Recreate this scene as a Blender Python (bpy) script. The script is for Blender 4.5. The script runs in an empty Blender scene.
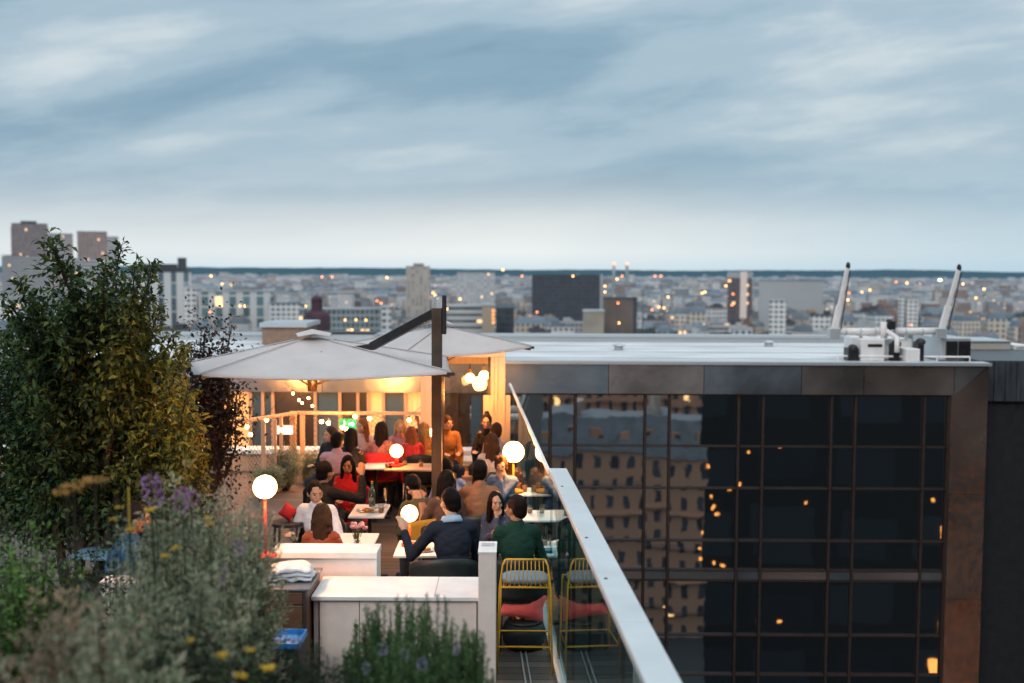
import bpy, math, random
from mathutils import Vector, Matrix, noise
rnd = random.Random(7)
R = math.radians
scene = bpy.context.scene
COL = scene.collection

# ---------------------------------------------------------------- camera
EYE = 3.4
FPX = 1080.0
PITCH = math.atan(69.5 / FPX)
ROLL = R(0.28)
_F = Vector((0, math.cos(PITCH), -math.sin(PITCH)))
_R0 = Vector((1, 0, 0)); _U0 = Vector((0, math.sin(PITCH), math.cos(PITCH)))
_R = _R0 * math.cos(ROLL) + _U0 * math.sin(ROLL)
_U = _U0 * math.cos(ROLL) - _R0 * math.sin(ROLL)
cam_data = bpy.data.cameras.new('camera')
cam = bpy.data.objects.new('camera', cam_data); COL.objects.link(cam)
m = Matrix((( _R.x, _U.x, -_F.x, 0), (_R.y, _U.y, -_F.y, 0), (_R.z, _U.z, -_F.z, EYE), (0, 0, 0, 1)))
cam.matrix_world = m
cam_data.sensor_width = 36; cam_data.lens = 36 * FPX / 1024
cam_data.clip_start = 0.05; cam_data.clip_end = 30000
cam_data.dof.use_dof = True; cam_data.dof.focus_distance = 10.2; cam_data.dof.aperture_fstop = 1.15
cam_data.dof.aperture_blades = 0
scene.camera = cam
scene.render.resolution_x = 1024; scene.render.resolution_y = 683

def W(px, py, Y=None, z=None):
    """surveyed point: sight line through the photo, met at depth Y or height z"""
    d = _F + _R * ((px - 512) / FPX) - _U * ((py - 341.5) / FPX)
    t = (Y / d.y) if Y is not None else (z - EYE) / d.z
    p = Vector((0, 0, EYE)) + d * t
    return p

# ---------------------------------------------------------------- render
scene.render.engine = 'CYCLES'
scene.view_settings.view_transform = 'Standard'
scene.view_settings.look = 'None'
scene.view_settings.exposure = 0
scene.cycles.use_denoising = True
scene.cycles.max_bounces = 8
scene.cycles.transparent_max_bounces = 12
scene.cycles.sample_clamp_indirect = 4.0
scene.cycles.caustics_reflective = False
scene.cycles.caustics_refractive = False

# ---------------------------------------------------------------- node helpers
def nt(name):
    mt = bpy.data.materials.new(name); mt.use_nodes = True
    t = mt.node_tree
    for n in list(t.nodes): t.nodes.remove(n)
    return mt, t
def N(t, typ, **kw):
    n = t.nodes.new(typ)
    for k, v in kw.items():
        if k.startswith('i_'):
            key = k[2:]
            n.inputs[int(key) if key.isdigit() else key.replace('_', ' ')].default_value = v
        else: setattr(n, k, v)
    return n
def L(t, a, b): t.links.new(a, b)
def c4(c): return (c[0], c[1], c[2], 1)
def math_(t, op, a, b=None, clamp=False):
    n = N(t, 'ShaderNodeMath', operation=op); n.use_clamp = clamp
    for i, v in enumerate((a, b)):
        if v is None: continue
        if isinstance(v, (int, float)): n.inputs[i].default_value = v
        else: L(t, v, n.inputs[i])
    return n.outputs[0]
def mixc(t, fac, a, b, blend='MIX'):
    n = N(t, 'ShaderNodeMix', data_type='RGBA', blend_type=blend)
    for i, v in ((0, fac), (6, a), (7, b)):
        if isinstance(v, (int, float)): n.inputs[i].default_value = v
        elif isinstance(v, (tuple, list)): n.inputs[i].default_value = c4(v)
        else: L(t, v, n.inputs[i])
    return n.outputs[2]
def ramp(t, fac, stops, interp='LINEAR'):
    n = N(t, 'ShaderNodeValToRGB'); n.color_ramp.interpolation = interp
    el = n.color_ramp.elements
    while len(el) < len(stops): el.new(0.5)
    for e, (p, c) in zip(el, stops): e.position = p; e.color = c4(c)
    if fac is not None: L(t, fac, n.inputs[0])
    return n.outputs[0]

def mat(name, col, rough=0.6, metal=0.0, var=0.18, scale=6.0, bump=0.1, bscale=None, stretch=(1, 1, 1),
        emit=None, estr=0.0, spec=0.4, objvar=0.0, trans=0.0, sheen=0.0, coords='Object', subs=0.0):
    mt, t = nt(name)
    out = N(t, 'ShaderNodeOutputMaterial'); p = N(t, 'ShaderNodeBsdfPrincipled')
    L(t, p.outputs[0], out.inputs[0])
    tc = N(t, 'ShaderNodeTexCoord'); mp = N(t, 'ShaderNodeMapping'); mp.inputs['Scale'].default_value = stretch
    L(t, tc.outputs[coords], mp.inputs[0])
    n1 = N(t, 'ShaderNodeTexNoise', i_Scale=scale, i_Detail=5.0, i_Roughness=0.6); L(t, mp.outputs[0], n1.inputs['Vector'])
    lo = tuple(x * (1 - var) for x in col); hi = tuple(min(1, x * (1 + var)) for x in col)
    c = ramp(t, n1.outputs[0], [(0.3, lo), (0.7, hi)])
    if objvar:
        oi = N(t, 'ShaderNodeObjectInfo')
        f = math_(t, 'ADD', math_(t, 'MULTIPLY', oi.outputs['Random'], objvar * 2), 1 - objvar)
        vm = N(t, 'ShaderNodeVectorMath', operation='SCALE'); L(t, c, vm.inputs[0]); L(t, f, vm.inputs['Scale'])
        c = vm.outputs[0]
    L(t, c, p.inputs['Base Color'])
    p.inputs['Roughness'].default_value = rough; p.inputs['Metallic'].default_value = metal
    p.inputs['Specular IOR Level'].default_value = spec
    if sheen: p.inputs['Sheen Weight'].default_value = sheen
    if trans: p.inputs['Transmission Weight'].default_value = trans
    if subs:
        p.inputs['Subsurface Weight'].default_value = subs; p.inputs['Subsurface Radius'].default_value = (0.02, 0.008, 0.004)
    if bump:
        n2 = N(t, 'ShaderNodeTexNoise', i_Scale=bscale or scale * 4, i_Detail=4.0); L(t, mp.outputs[0], n2.inputs['Vector'])
        b = N(t, 'ShaderNodeBump', i_Strength=min(1.0, bump), i_Distance=0.02); L(t, n2.outputs[0], b.inputs['Height'])
        L(t, b.outputs[0], p.inputs['Normal'])
        rr = math_(t, 'ADD', math_(t, 'MULTIPLY', n1.outputs[0], 0.25), rough - 0.12, clamp=True)
        L(t, rr, p.inputs['Roughness'])
    if emit:
        p.inputs['Emission Color'].default_value = c4(emit); p.inputs['Emission Strength'].default_value = estr
    return mt
def glow(name, col, s):
    mt, t = nt(name); out = N(t, 'ShaderNodeOutputMaterial'); e = N(t, 'ShaderNodeEmission', i_Color=c4(col), i_Strength=s)
    L(t, e.outputs[0], out.inputs[0]); return mt

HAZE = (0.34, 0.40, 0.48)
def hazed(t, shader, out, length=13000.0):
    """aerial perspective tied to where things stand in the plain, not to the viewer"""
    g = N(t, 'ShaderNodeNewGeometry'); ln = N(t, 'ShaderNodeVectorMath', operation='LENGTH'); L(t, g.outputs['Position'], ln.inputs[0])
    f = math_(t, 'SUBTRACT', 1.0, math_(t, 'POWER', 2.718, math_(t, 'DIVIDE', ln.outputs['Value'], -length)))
    e = N(t, 'ShaderNodeEmission', i_Color=c4(HAZE), i_Strength=0.9)  # haze painted in as a glow that grows with distance
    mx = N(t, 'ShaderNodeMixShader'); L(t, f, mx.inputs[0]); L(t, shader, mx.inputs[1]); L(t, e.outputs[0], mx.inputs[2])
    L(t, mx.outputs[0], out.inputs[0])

def city_wall(name, cols, wincol=(0.05, 0.06, 0.075), fw=3.2, fh=3.1, lit=0.03, ww=0.5, wh=0.55, stripes=False):
    mt, t = nt(name)
    out = N(t, 'ShaderNodeOutputMaterial'); p = N(t, 'ShaderNodeBsdfPrincipled', i_Roughness=0.8)
    g = N(t, 'ShaderNodeNewGeometry')
    cr = N(t, 'ShaderNodeVectorMath', operation='CROSS_PRODUCT'); L(t, g.outputs['Normal'], cr.inputs[0]); cr.inputs[1].default_value = (0, 0, 1)
    dt = N(t, 'ShaderNodeVectorMath', operation='DOT_PRODUCT'); L(t, g.outputs['Position'], dt.inputs[0]); L(t, cr.outputs[0], dt.inputs[1])
    sp = N(t, 'ShaderNodeSeparateXYZ'); L(t, g.outputs['Position'], sp.inputs[0])
    u = math_(t, 'DIVIDE', dt.outputs['Value'], fw); v = math_(t, 'DIVIDE', math_(t, 'ADD', sp.outputs[2], 40.0), fh)
    fu = math_(t, 'FRACT', u); fv = math_(t, 'FRACT', v)
    mu = math_(t, 'LESS_THAN', fu, ww) if not stripes else 1.0
    mask = math_(t, 'MULTIPLY', math_(t, 'LESS_THAN', fv, wh), mu)
    cb = N(t, 'ShaderNodeCombineXYZ'); L(t, math_(t, 'FLOOR', u), cb.inputs[0]); L(t, math_(t, 'FLOOR', v), cb.inputs[1])
    wn = N(t, 'ShaderNodeTexWhiteNoise', noise_dimensions='3D'); L(t, cb.outputs[0], wn.inputs['Vector'])
    oi = N(t, 'ShaderNodeObjectInfo'); L(t, oi.outputs['Random'], cb.inputs[2])
    nz = N(t, 'ShaderNodeTexNoise', i_Scale=0.02, i_Detail=3.0); L(t, g.outputs['Position'], nz.inputs['Vector'])
    f = math_(t, 'FRACT', math_(t, 'ADD', math_(t, 'MULTIPLY', oi.outputs['Random'], 7.13), math_(t, 'MULTIPLY', nz.outputs[0], 1.6)))
    base = ramp(t, f, [(i / max(1, len(cols) - 1), c) for i, c in enumerate(cols)])
    wc = mixc(t, wn.outputs['Value'], wincol, tuple(x * 2.4 for x in wincol))
    c = mixc(t, mask, base, wc)
    L(t, c, p.inputs['Base Color'])
    litm = math_(t, 'MULTIPLY', math_(t, 'GREATER_THAN', wn.outputs['Value'], 1 - lit), mask)
    up = math_(t, 'LESS_THAN', math_(t, 'ABSOLUTE', N_sep_z(t, g)), 0.5)
    L(t, math_(t, 'MULTIPLY', math_(t, 'MULTIPLY', litm, up), 2.2), p.inputs['Emission Strength'])
    p.inputs['Emission Color'].default_value = (1, 0.55, 0.2, 1)
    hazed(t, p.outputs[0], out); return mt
def N_sep_z(t, g):
    s = N(t, 'ShaderNodeSeparateXYZ'); L(t, g.outputs['Normal'], s.inputs[0]); return s.outputs[2]
def city_plain(name, col, var=0.3, scale=0.05, objvar=0.3):
    mt, t = nt(name); out = N(t, 'ShaderNodeOutputMaterial'); p = N(t, 'ShaderNodeBsdfPrincipled', i_Roughness=0.85)
    g = N(t, 'ShaderNodeNewGeometry'); nz = N(t, 'ShaderNodeTexNoise', i_Scale=scale, i_Detail=6.0); L(t, g.outputs['Position'], nz.inputs['Vector'])
    oi = N(t, 'ShaderNodeObjectInfo')
    f = math_(t, 'ADD', nz.outputs[0], math_(t, 'MULTIPLY', math_(t, 'SUBTRACT', oi.outputs['Random'], 0.5), objvar))
    L(t, ramp(t, f, [(0.3, tuple(x * (1 - var) for x in col)), (0.7, tuple(min(1, x * (1 + var)) for x in col))]), p.inputs['Base Color'])
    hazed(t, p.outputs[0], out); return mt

# ---------------------------------------------------------------- object helpers
def tag(o, label=None, cat=None, group=None, kind=None):
    if label: o['label'] = label
    if cat: o['category'] = cat
    if group: o['group'] = group
    if kind: o['kind'] = kind
    return o
def empty(name, loc, label=None, cat=None, group=None, rz=0.0):
    o = bpy.data.objects.new(name, None); COL.objects.link(o); o.location = loc; o.rotation_euler = (0, 0, rz)
    o.empty_display_size = 0.1
    return tag(o, label, cat, group)
def copy_tree(o, parent=None):
    c = o.copy(); COL.objects.link(c); c.parent = parent
    for ch in list(o.children): copy_tree(ch, c)
    return c

class MB:
    def __init__(s): s.v = []; s.f = []
    def add(s, vs, fs):
        b = len(s.v); s.v += [tuple(v) for v in vs]; s.f += [tuple(i + b for i in f) for f in fs]; return s
    def box(s, x0, x1, y0, y1, z0, z1):
        return s.add([(x0, y0, z0), (x1, y0, z0), (x1, y1, z0), (x0, y1, z0), (x0, y0, z1), (x1, y0, z1), (x1, y1, z1), (x0, y1, z1)],
                     [(3, 2, 1, 0), (4, 5, 6, 7), (0, 1, 5, 4), (1, 2, 6, 5), (2, 3, 7, 6), (3, 0, 4, 7)])
    def bar(s, a, b, w, h=None):
        """rectangular bar between two points"""
        h = h or w; a = Vector(a); b = Vector(b); d = (b - a).normalized()
        up = Vector((0, 0, 1)) if abs(d.z) < 0.9 else Vector((0, 1, 0))
        r = d.cross(up).normalized(); u = r.cross(d).normalized()
        vs = []
        for p in (a, b):
            for (i, j) in ((-1, -1), (1, -1), (1, 1), (-1, 1)): vs.append(p + r * i * w / 2 + u * j * h / 2)
        return s.add(vs, [(3, 2, 1, 0), (4, 5, 6, 7), (0, 1, 5, 4), (1, 2, 6, 5), (2, 3, 7, 6), (3, 0, 4, 7)])
    def tube(s, pts, r, n=8, caps=True):
        pts = [Vector(p) for p in pts]; rs = r if isinstance(r, (list, tuple)) else [r] * len(pts)
        vs = []; prev = None
        for i, p in enumerate(pts):
            d = (pts[min(i + 1, len(pts) - 1)] - pts[max(i - 1, 0)])
            d = d.normalized() if d.length > 1e-9 else Vector((0, 0, 1))
            if prev is None: up = Vector((0, 0, 1)) if abs(d.z) < 0.9 else Vector((1, 0, 0)); a = d.cross(up).normalized()
            else:
                a = prev - d * prev.dot(d); a = a.normalized() if a.length > 1e-6 else d.orthogonal().normalized()
            prev = a; b = d.cross(a)
            for k in range(n):
                an = 2 * math.pi * k / n; vs.append(p + (a * math.cos(an) + b * math.sin(an)) * rs[i])
        fs = []
        for i in range(len(pts) - 1):
            for k in range(n): fs.append((i * n + k, i * n + (k + 1) % n, (i + 1) * n + (k + 1) % n, (i + 1) * n + k))
        if caps: fs.append(tuple(range(n - 1, -1, -1))); fs.append(tuple((len(pts) - 1) * n + k for k in range(n)))
        return s.add(vs, fs)
    def lathe(s, prof, n=20, c=(0, 0, 0)):
        vs = []; fs = []
        for (r, z) in prof:
            for k in range(n):
                a = 2 * math.pi * k / n; vs.append((c[0] + r * math.cos(a), c[1] + r * math.sin(a), c[2] + z))
        for i in range(len(prof) - 1):
            for k in range(n): fs.append((i * n + k, i * n + (k + 1) % n, (i + 1) * n + (k + 1) % n, (i + 1) * n + k))
        fs.append(tuple(range(n - 1, -1, -1))); fs.append(tuple((len(prof) - 1) * n + k for k in range(n)))
        return s.add(vs, fs)
    def ball(s, c, r, nu=12, nv=8, M=None):
        if isinstance(r, (int, float)): r = (r, r, r)
        vs = []; c = Vector(c)
        def P(x, y, z):
            q = Vector((x * r[0], y * r[1], z * r[2]))
            if M is not None: q = M @ q
            return c + q
        vs.append(P(0, 0, 1))
        for i in range(1, nv):
            th = math.pi * i / nv
            for k in range(nu):
                a = 2 * math.pi * k / nu; vs.append(P(math.sin(th) * math.cos(a), math.sin(th) * math.sin(a), math.cos(th)))
        vs.append(P(0, 0, -1)); fs = []
        for k in range(nu): fs.append((0, 1 + k, 1 + (k + 1) % nu))
        for i in range(nv - 2):
            for k in range(nu): fs.append((1 + i * nu + k, 1 + (i + 1) * nu + k, 1 + (i + 1) * nu + (k + 1) % nu, 1 + i * nu + (k + 1) % nu))
        l = len(vs) - 1; b = 1 + (nv - 2) * nu
        for k in range(nu): fs.append((l, b + (k + 1) % nu, b + k))
        return s.add(vs, fs)
    def cap(s, a, b, ra, rb=None, n=10):
        rb = ra if rb is None else rb; a = Vector(a); b = Vector(b)
        d = b - a
        s.ball(a, ra, n, 8); s.ball(b, rb, n, 8)
        if d.length > 1e-5: s.tube([a, b], [ra, rb], n)
        return s
    def build(s, name, m, parent=None, smooth=False, bevel=0.0, kind=None, solid=0.0, subd=0, origin=None):
        me = bpy.data.meshes.new(name)
        vs = s.v
        if origin is not None: o_ = Vector(origin); vs = [tuple(Vector(v) - o_) for v in vs]
        me.from_pydata(vs, [], s.f); me.update()
        if smooth:
            me.polygons.foreach_set('use_smooth', [True] * len(me.polygons))
        o = bpy.data.objects.new(name, me); COL.objects.link(o)
        if origin is not None: o.location = origin
        if m is not None:
            me.materials.append(m)
        o.parent = parent
        if solid: md = o.modifiers.new('solid', 'SOLIDIFY'); md.thickness = solid; md.offset = 0
        if subd: md = o.modifiers.new('sub', 'SUBSURF'); md.levels = subd; md.render_levels = subd
        if bevel: md = o.modifiers.new('bevel', 'BEVEL'); md.width = bevel; md.segments = 2; md.limit_method = 'ANGLE'
        if kind: o['kind'] = kind
        return o
TOBAKE = []

# ---------------------------------------------------------------- materials
M = {}
M['white'] = mat('white_paint', (0.84, 0.82, 0.80), 0.45, var=0.09, scale=4, bump=0.08)
M['white_wall'] = mat('white_render', (0.86, 0.72, 0.65), 0.7, var=0.13, scale=2.6, bump=0.2)
M['cream'] = mat('cream_wood', (0.50, 0.33, 0.21), 0.6, var=0.14, scale=3, stretch=(6, 6, 0.6), bump=0.1)
M['screen'] = mat('pale_frame_paint', (0.62, 0.50, 0.38), 0.55, var=0.1, scale=3, stretch=(6, 6, 0.6), bump=0.08)
M['deck'] = None
M['dark_metal'] = mat('dark_metal', (0.045, 0.043, 0.045), 0.4, 0.6, var=0.25, bump=0.05)
M['bronze'] = mat('bronze_metal', (0.09, 0.065, 0.05), 0.4, 0.5, var=0.2, bump=0.05)
M['alu'] = mat('brushed_aluminium', (0.55, 0.58, 0.6), 0.42, 0.55, var=0.1, scale=5, stretch=(10, 0.4, 10), bump=0.04)
M['fabric'] = mat('parasol_fabric', (0.55, 0.50, 0.49), 0.9, var=0.08, scale=2.5, bump=0.25, bscale=60)
M['yellow'] = mat('yellow_metal', (0.72, 0.40, 0.03), 0.35, 0.0, var=0.08, bump=0.03)
M['pink'] = mat('coral_cloth', (0.95, 0.15, 0.14), 0.9, var=0.12, scale=8, bump=0.3, bscale=40)
M['grey_pad'] = mat('grey_felt', (0.24, 0.29, 0.33), 0.95, var=0.12, scale=12, bump=0.3, bscale=60)
M['shell'] = mat('dark_grey_plastic', (0.022, 0.030, 0.034), 0.45, var=0.15, bump=0.04)
M['mustard'] = mat('mustard_cloth', (0.55, 0.27, 0.03), 0.85, var=0.15, bump=0.2)
M['red'] = mat('red_cloth', (0.5, 0.02, 0.025), 0.8, var=0.15, bump=0.15)
M['orange_metal'] = mat('orange_metal', (0.65, 0.12, 0.03), 0.4, var=0.08, bump=0.03)
M['black'] = mat('matte_black', (0.015, 0.015, 0.018), 0.6, var=0.2)
M['brown_wood'] = mat('brown_panel', (0.13, 0.065, 0.035), 0.5, var=0.25, scale=4, stretch=(1, 1, 6))
M['blue_plastic'] = mat('blue_plastic', (0.03, 0.2, 0.5), 0.45, var=0.1)
M['red_metal'] = mat('red_metal', (0.45, 0.04, 0.03), 0.4, var=0.1)
M['linen'] = mat('white_linen', (0.62, 0.64, 0.68), 0.9, var=0.12, scale=10, bump=0.6, bscale=14)
M['plate'] = mat('ceramic', (0.75, 0.73, 0.7), 0.25, var=0.04, bump=0)
M['teal_cloth'] = mat('teal_napkin', (0.05, 0.24, 0.28), 0.8, var=0.35, scale=20)
M['food'] = mat('food', (0.42, 0.2, 0.06), 0.7, var=0.5, scale=40, bump=0.8)
M['globe'] = glow('lamp_glow', (1.0, 0.42, 0.12), 48.0)
M['globe_dim'] = glow('lamp_glow_soft', (1.0, 0.42, 0.12), 20.0)
M['bulb'] = glow('bulb_glow', (1.0, 0.42, 0.12), 60.0)
M['bulb_green'] = glow('green_sign_glow', (0.05, 0.9, 0.22), 1.1)
M['sign_white'] = glow('sign_glow', (0.85, 1.0, 0.95), 2.2)
M['glint'] = glow('amber_glint', (1.0, 0.36, 0.08), 2.4)
M['soil'] = mat('soil', (0.035, 0.028, 0.02), 0.95, var=0.4, scale=20, bump=0.6)

def glass_sheet(name, tint, r0=0.05, refl=1.0, haze_=None):
    mt, t = nt(name); out = N(t, 'ShaderNodeOutputMaterial')
    g = N(t, 'ShaderNodeNewGeometry'); d = N(t, 'ShaderNodeVectorMath', operation='DOT_PRODUCT')
    L(t, g.outputs['Normal'], d.inputs[0]); L(t, g.outputs['Incoming'], d.inputs[1])
    c = math_(t, 'ABSOLUTE', d.outputs['Value']); s = math_(t, 'POWER', math_(t, 'SUBTRACT', 1.0, c), 5.0)
    f = math_(t, 'MULTIPLY', math_(t, 'ADD', math_(t, 'MULTIPLY', s, 1 - r0), r0), refl, clamp=True)
    tr = N(t, 'ShaderNodeBsdfTransparent', i_Color=c4(tint)); gl = N(t, 'ShaderNodeBsdfGlossy', i_Roughness=0.0)
    gl.inputs['Color'].default_value = (0.9, 1, 1, 1)
    mx = N(t, 'ShaderNodeMixShader'); L(t, f, mx.inputs[0]); L(t, tr.outputs[0], mx.inputs[1]); L(t, gl.outputs[0], mx.inputs[2])
    L(t, mx.outputs[0], out.inputs[0]); return mt
M['rail_glass'] = glass_sheet('balustrade_glass', (0.58, 0.86, 0.85), 0.06, 0.85)
M['door_glass'] = glass_sheet('door_glass', (0.78, 0.8, 0.82), 0.08, 1.0)
M['ware_glass'] = glass_sheet('drinking_glass', (0.85, 0.85, 0.82), 0.12, 1.0)

def facade_glass():
    mt, t = nt('facade_glass'); out = N(t, 'ShaderNodeOutputMaterial')
    tc = N(t, 'ShaderNodeTexCoord'); oi = N(t, 'ShaderNodeObjectInfo')
    n1 = N(t, 'ShaderNodeTexNoise', i_Scale=0.9, i_Detail=2.5, i_Roughness=0.55)
    va = N(t, 'ShaderNodeVectorMath', operation='ADD'); L(t, tc.outputs['Object'], va.inputs[0]); L(t, oi.outputs['Random'], va.inputs[1])
    L(t, va.outputs[0], n1.inputs['Vector'])
    b = N(t, 'ShaderNodeBump', i_Strength=0.17, i_Distance=0.012); L(t, n1.outputs[0], b.inputs['Height'])
    gl = N(t, 'ShaderNodeBsdfGlossy', i_Roughness=0.012); gl.inputs['Color'].default_value = (0.80, 0.86, 0.90, 1); L(t, b.outputs[0], gl.inputs['Normal'])
    df = N(t, 'ShaderNodeBsdfDiffuse'); df.inputs['Color'].default_value = (0.006, 0.007, 0.009, 1)
    mx = N(t, 'ShaderNodeMixShader', i_Fac=0.78); L(t, df.outputs[0], mx.inputs[1]); L(t, gl.outputs[0], mx.inputs[2])
    L(t, mx.outputs[0], out.inputs[0]); return mt
M['facade_glass'] = facade_glass()
def cladding(name, col, rough=0.3, bumps=0.5, metal=0.85):
    mt, t = nt(name); out = N(t, 'ShaderNodeOutputMaterial'); p = N(t, 'ShaderNodeBsdfPrincipled', i_Metallic=metal)
    tc = N(t, 'ShaderNodeTexCoord'); n1 = N(t, 'ShaderNodeTexNoise', i_Scale=0.8, i_Detail=5.0); L(t, tc.outputs['Object'], n1.inputs['Vector'])
    n2 = N(t, 'ShaderNodeTexNoise', i_Scale=2.2, i_Detail=3.0); L(t, tc.outputs['Object'], n2.inputs['Vector'])
    oi = N(t, 'ShaderNodeObjectInfo'); tint = ramp(t, oi.outputs['Random'], [(0.0, (1.25, .98, .85)), (0.5, (1, 1, 1)), (1.0, (.66, .84, 1.0))])
    L(t, mixc(t, 1.0, ramp(t, n1.outputs[0], [(0.3, tuple(x * 0.7 for x in col)), (0.7, tuple(x * 1.3 for x in col))]), tint, 'MULTIPLY'), p.inputs['Base Color'])
    L(t, math_(t, 'ADD', math_(t, 'MULTIPLY', n1.outputs[0], 0.3), rough - 0.15), p.inputs['Roughness'])
    b = N(t, 'ShaderNodeBump', i_Strength=bumps, i_Distance=0.05); L(t, n2.outputs[0], b.inputs['Height']); L(t, b.outputs[0], p.inputs['Normal'])
    L(t, p.outputs[0], out.inputs[0]); return mt
M['clad'] = cladding('steel_cladding', (0.33, 0.33, 0.34), 0.32, 0.22, .88)
M['clad_side'] = cladding('polished_cladding', (0.40, 0.33, 0.30), 0.22, 0.8, .9)

def deck_mat():
    mt, t = nt('deck_boards'); out = N(t, 'ShaderNodeOutputMaterial'); p = N(t, 'ShaderNodeBsdfPrincipled', i_Roughness=0.6)
    tc = N(t, 'ShaderNodeTexCoord'); sp = N(t, 'ShaderNodeSeparateXYZ'); L(t, tc.outputs['Object'], sp.inputs[0])
    v = math_(t, 'DIVIDE', sp.outputs[1], 0.14); fr = math_(t, 'FRACT', v)
    wn = N(t, 'ShaderNodeTexWhiteNoise', noise_dimensions='1D'); L(t, math_(t, 'FLOOR', v), wn.inputs['W'])
    nz = N(t, 'ShaderNodeTexNoise', i_Scale=4.0, i_Detail=6.0); mp = N(t, 'ShaderNodeMapping'); mp.inputs['Scale'].default_value = (1, 12, 1)
    L(t, tc.outputs['Object'], mp.inputs[0]); L(t, mp.outputs[0], nz.inputs['Vector'])
    f = math_(t, 'ADD', math_(t, 'MULTIPLY', wn.outputs['Value'], 0.5), math_(t, 'MULTIPLY', nz.outputs[0], 0.5))
    c = ramp(t, f, [(0.2, (0.07, 0.055, 0.047)), (0.8, (0.15, 0.115, 0.095))])
    gap = math_(t, 'LESS_THAN', fr, 0.09)
    L(t, mixc(t, gap, c, (0.012, 0.01, 0.01)), p.inputs['Base Color'])
    b = N(t, 'ShaderNodeBump', i_Strength=0.5, i_Distance=0.006); L(t, math_(t, 'SUBTRACT', 1.0, gap), b.inputs['Height']); L(t, b.outputs[0], p.inputs['Normal'])
    L(t, p.outputs[0], out.inputs[0]); return mt
M['deck'] = deck_mat()

# ---------------------------------------------------------------- world
SUN_EL, SUN_AZ = R(38), R(205)
world = bpy.data.worlds.new('World'); scene.world = world; world.use_nodes = True
t = world.node_tree
for n in list(t.nodes): t.nodes.remove(n)
out = N(t, 'ShaderNodeOutputWorld')
sky = N(t, 'ShaderNodeTexSky', sky_type='NISHITA'); sky.sun_disc = False; sky.sun_elevation = SUN_EL; sky.sun_rotation = SUN_AZ
sky.air_density = 1.5; sky.dust_density = 2.0
tc = N(t, 'ShaderNodeTexCoord'); nv = N(t, 'ShaderNodeVectorMath', operation='NORMALIZE'); L(t, tc.outputs['Generated'], nv.inputs[0])
sp = N(t, 'ShaderNodeSeparateXYZ'); L(t, nv.outputs[0], sp.inputs[0])
z = math_(t, 'MAXIMUM', sp.outputs[2], 0.0)
yy = math_(t, 'ADD', math_(t, 'ABSOLUTE', sp.outputs[1]), 0.12)
u_ = math_(t, 'DIVIDE', sp.outputs[0], yy); v_ = math_(t, 'DIVIDE', z, yy)
vv_ = math_(t, 'SUBTRACT', math_(t, 'MULTIPLY', v_, 5.2), math_(t, 'MULTIPLY', u_, 0.6))
cb = N(t, 'ShaderNodeCombineXYZ'); L(t, math_(t, 'MULTIPLY', u_, 1.15), cb.inputs[0]); L(t, vv_, cb.inputs[1]); L(t, math_(t, 'MULTIPLY', sp.outputs[1], 0.4), cb.inputs[2])
mp = N(t, 'ShaderNodeMapping'); mp.inputs['Location'].default_value = (2.1, 0.7, 0.3); L(t, cb.outputs[0], mp.inputs[0])
w1 = N(t, 'ShaderNodeTexNoise', i_Scale=2.0, i_Detail=7.0, i_Roughness=0.48, i_Distortion=0.15); L(t, mp.outputs[0], w1.inputs['Vector'])
w2 = N(t, 'ShaderNodeTexNoise', i_Scale=7.0, i_Detail=6.0, i_Roughness=0.62, i_Distortion=0.2); L(t, mp.outputs[0], w2.inputs['Vector'])
# one long brighter bank of cloud climbing to the right
bd = math_(t, 'SUBTRACT', v_, math_(t, 'ADD', 0.112, math_(t, 'MULTIPLY', u_, 0.16)))
bank = math_(t, 'POWER', 2.718, math_(t, 'MULTIPLY', math_(t, 'MULTIPLY', bd, bd), -520.0))
bank = math_(t, 'MULTIPLY', bank, math_(t, 'ADD', 0.55, math_(t, 'MULTIPLY', u_, 1.3), clamp=True))
cl = math_(t, 'ADD', math_(t, 'MULTIPLY', w1.outputs[0], 0.84), math_(t, 'MULTIPLY', w2.outputs[0], 0.16))
cl = math_(t, 'ADD', cl, math_(t, 'MULTIPLY', bank, 0.10))
cl = math_(t, 'ADD', cl, math_(t, 'SUBTRACT', math_(t, 'MULTIPLY', u_, 0.09), 0.034))
cloud = ramp(t, cl, [(0.38, (0.175, 0.295, 0.395)), (0.46, (0.235, 0.365, 0.47)), (0.55, (0.36, 0.48, 0.57)), (0.67, (0.60, 0.67, 0.70))], 'EASE')
hz0 = ramp(t, z, [(0.0, (0.60, 0.73, 0.79)), (0.018, (0.80, 0.84, 0.84)), (0.05, (0.76, 0.79, 0.79)), (0.11, (0.50, 0.62, 0.70)), (0.3, (0.36, 0.50, 0.62))])
hz = mixc(t, math_(t, 'MULTIPLY', math_(t, 'SUBTRACT', sp.outputs[0], 0.03, clamp=True), 1.5, clamp=True), hz0, (0.36, 0.56, 0.69))
fz = ramp(t, math_(t, 'ADD', z, math_(t, 'MULTIPLY', math_(t, 'SUBTRACT', w1.outputs[0], 0.5), 0.10)), [(0.0, (0, 0, 0)), (0.03, (0.16, 0.16, 0.16)), (0.07, (0.62, 0.62, 0.62)), (0.12, (0.97, 0.97, 0.97))])
c = mixc(t, fz, hz, cloud)
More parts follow.
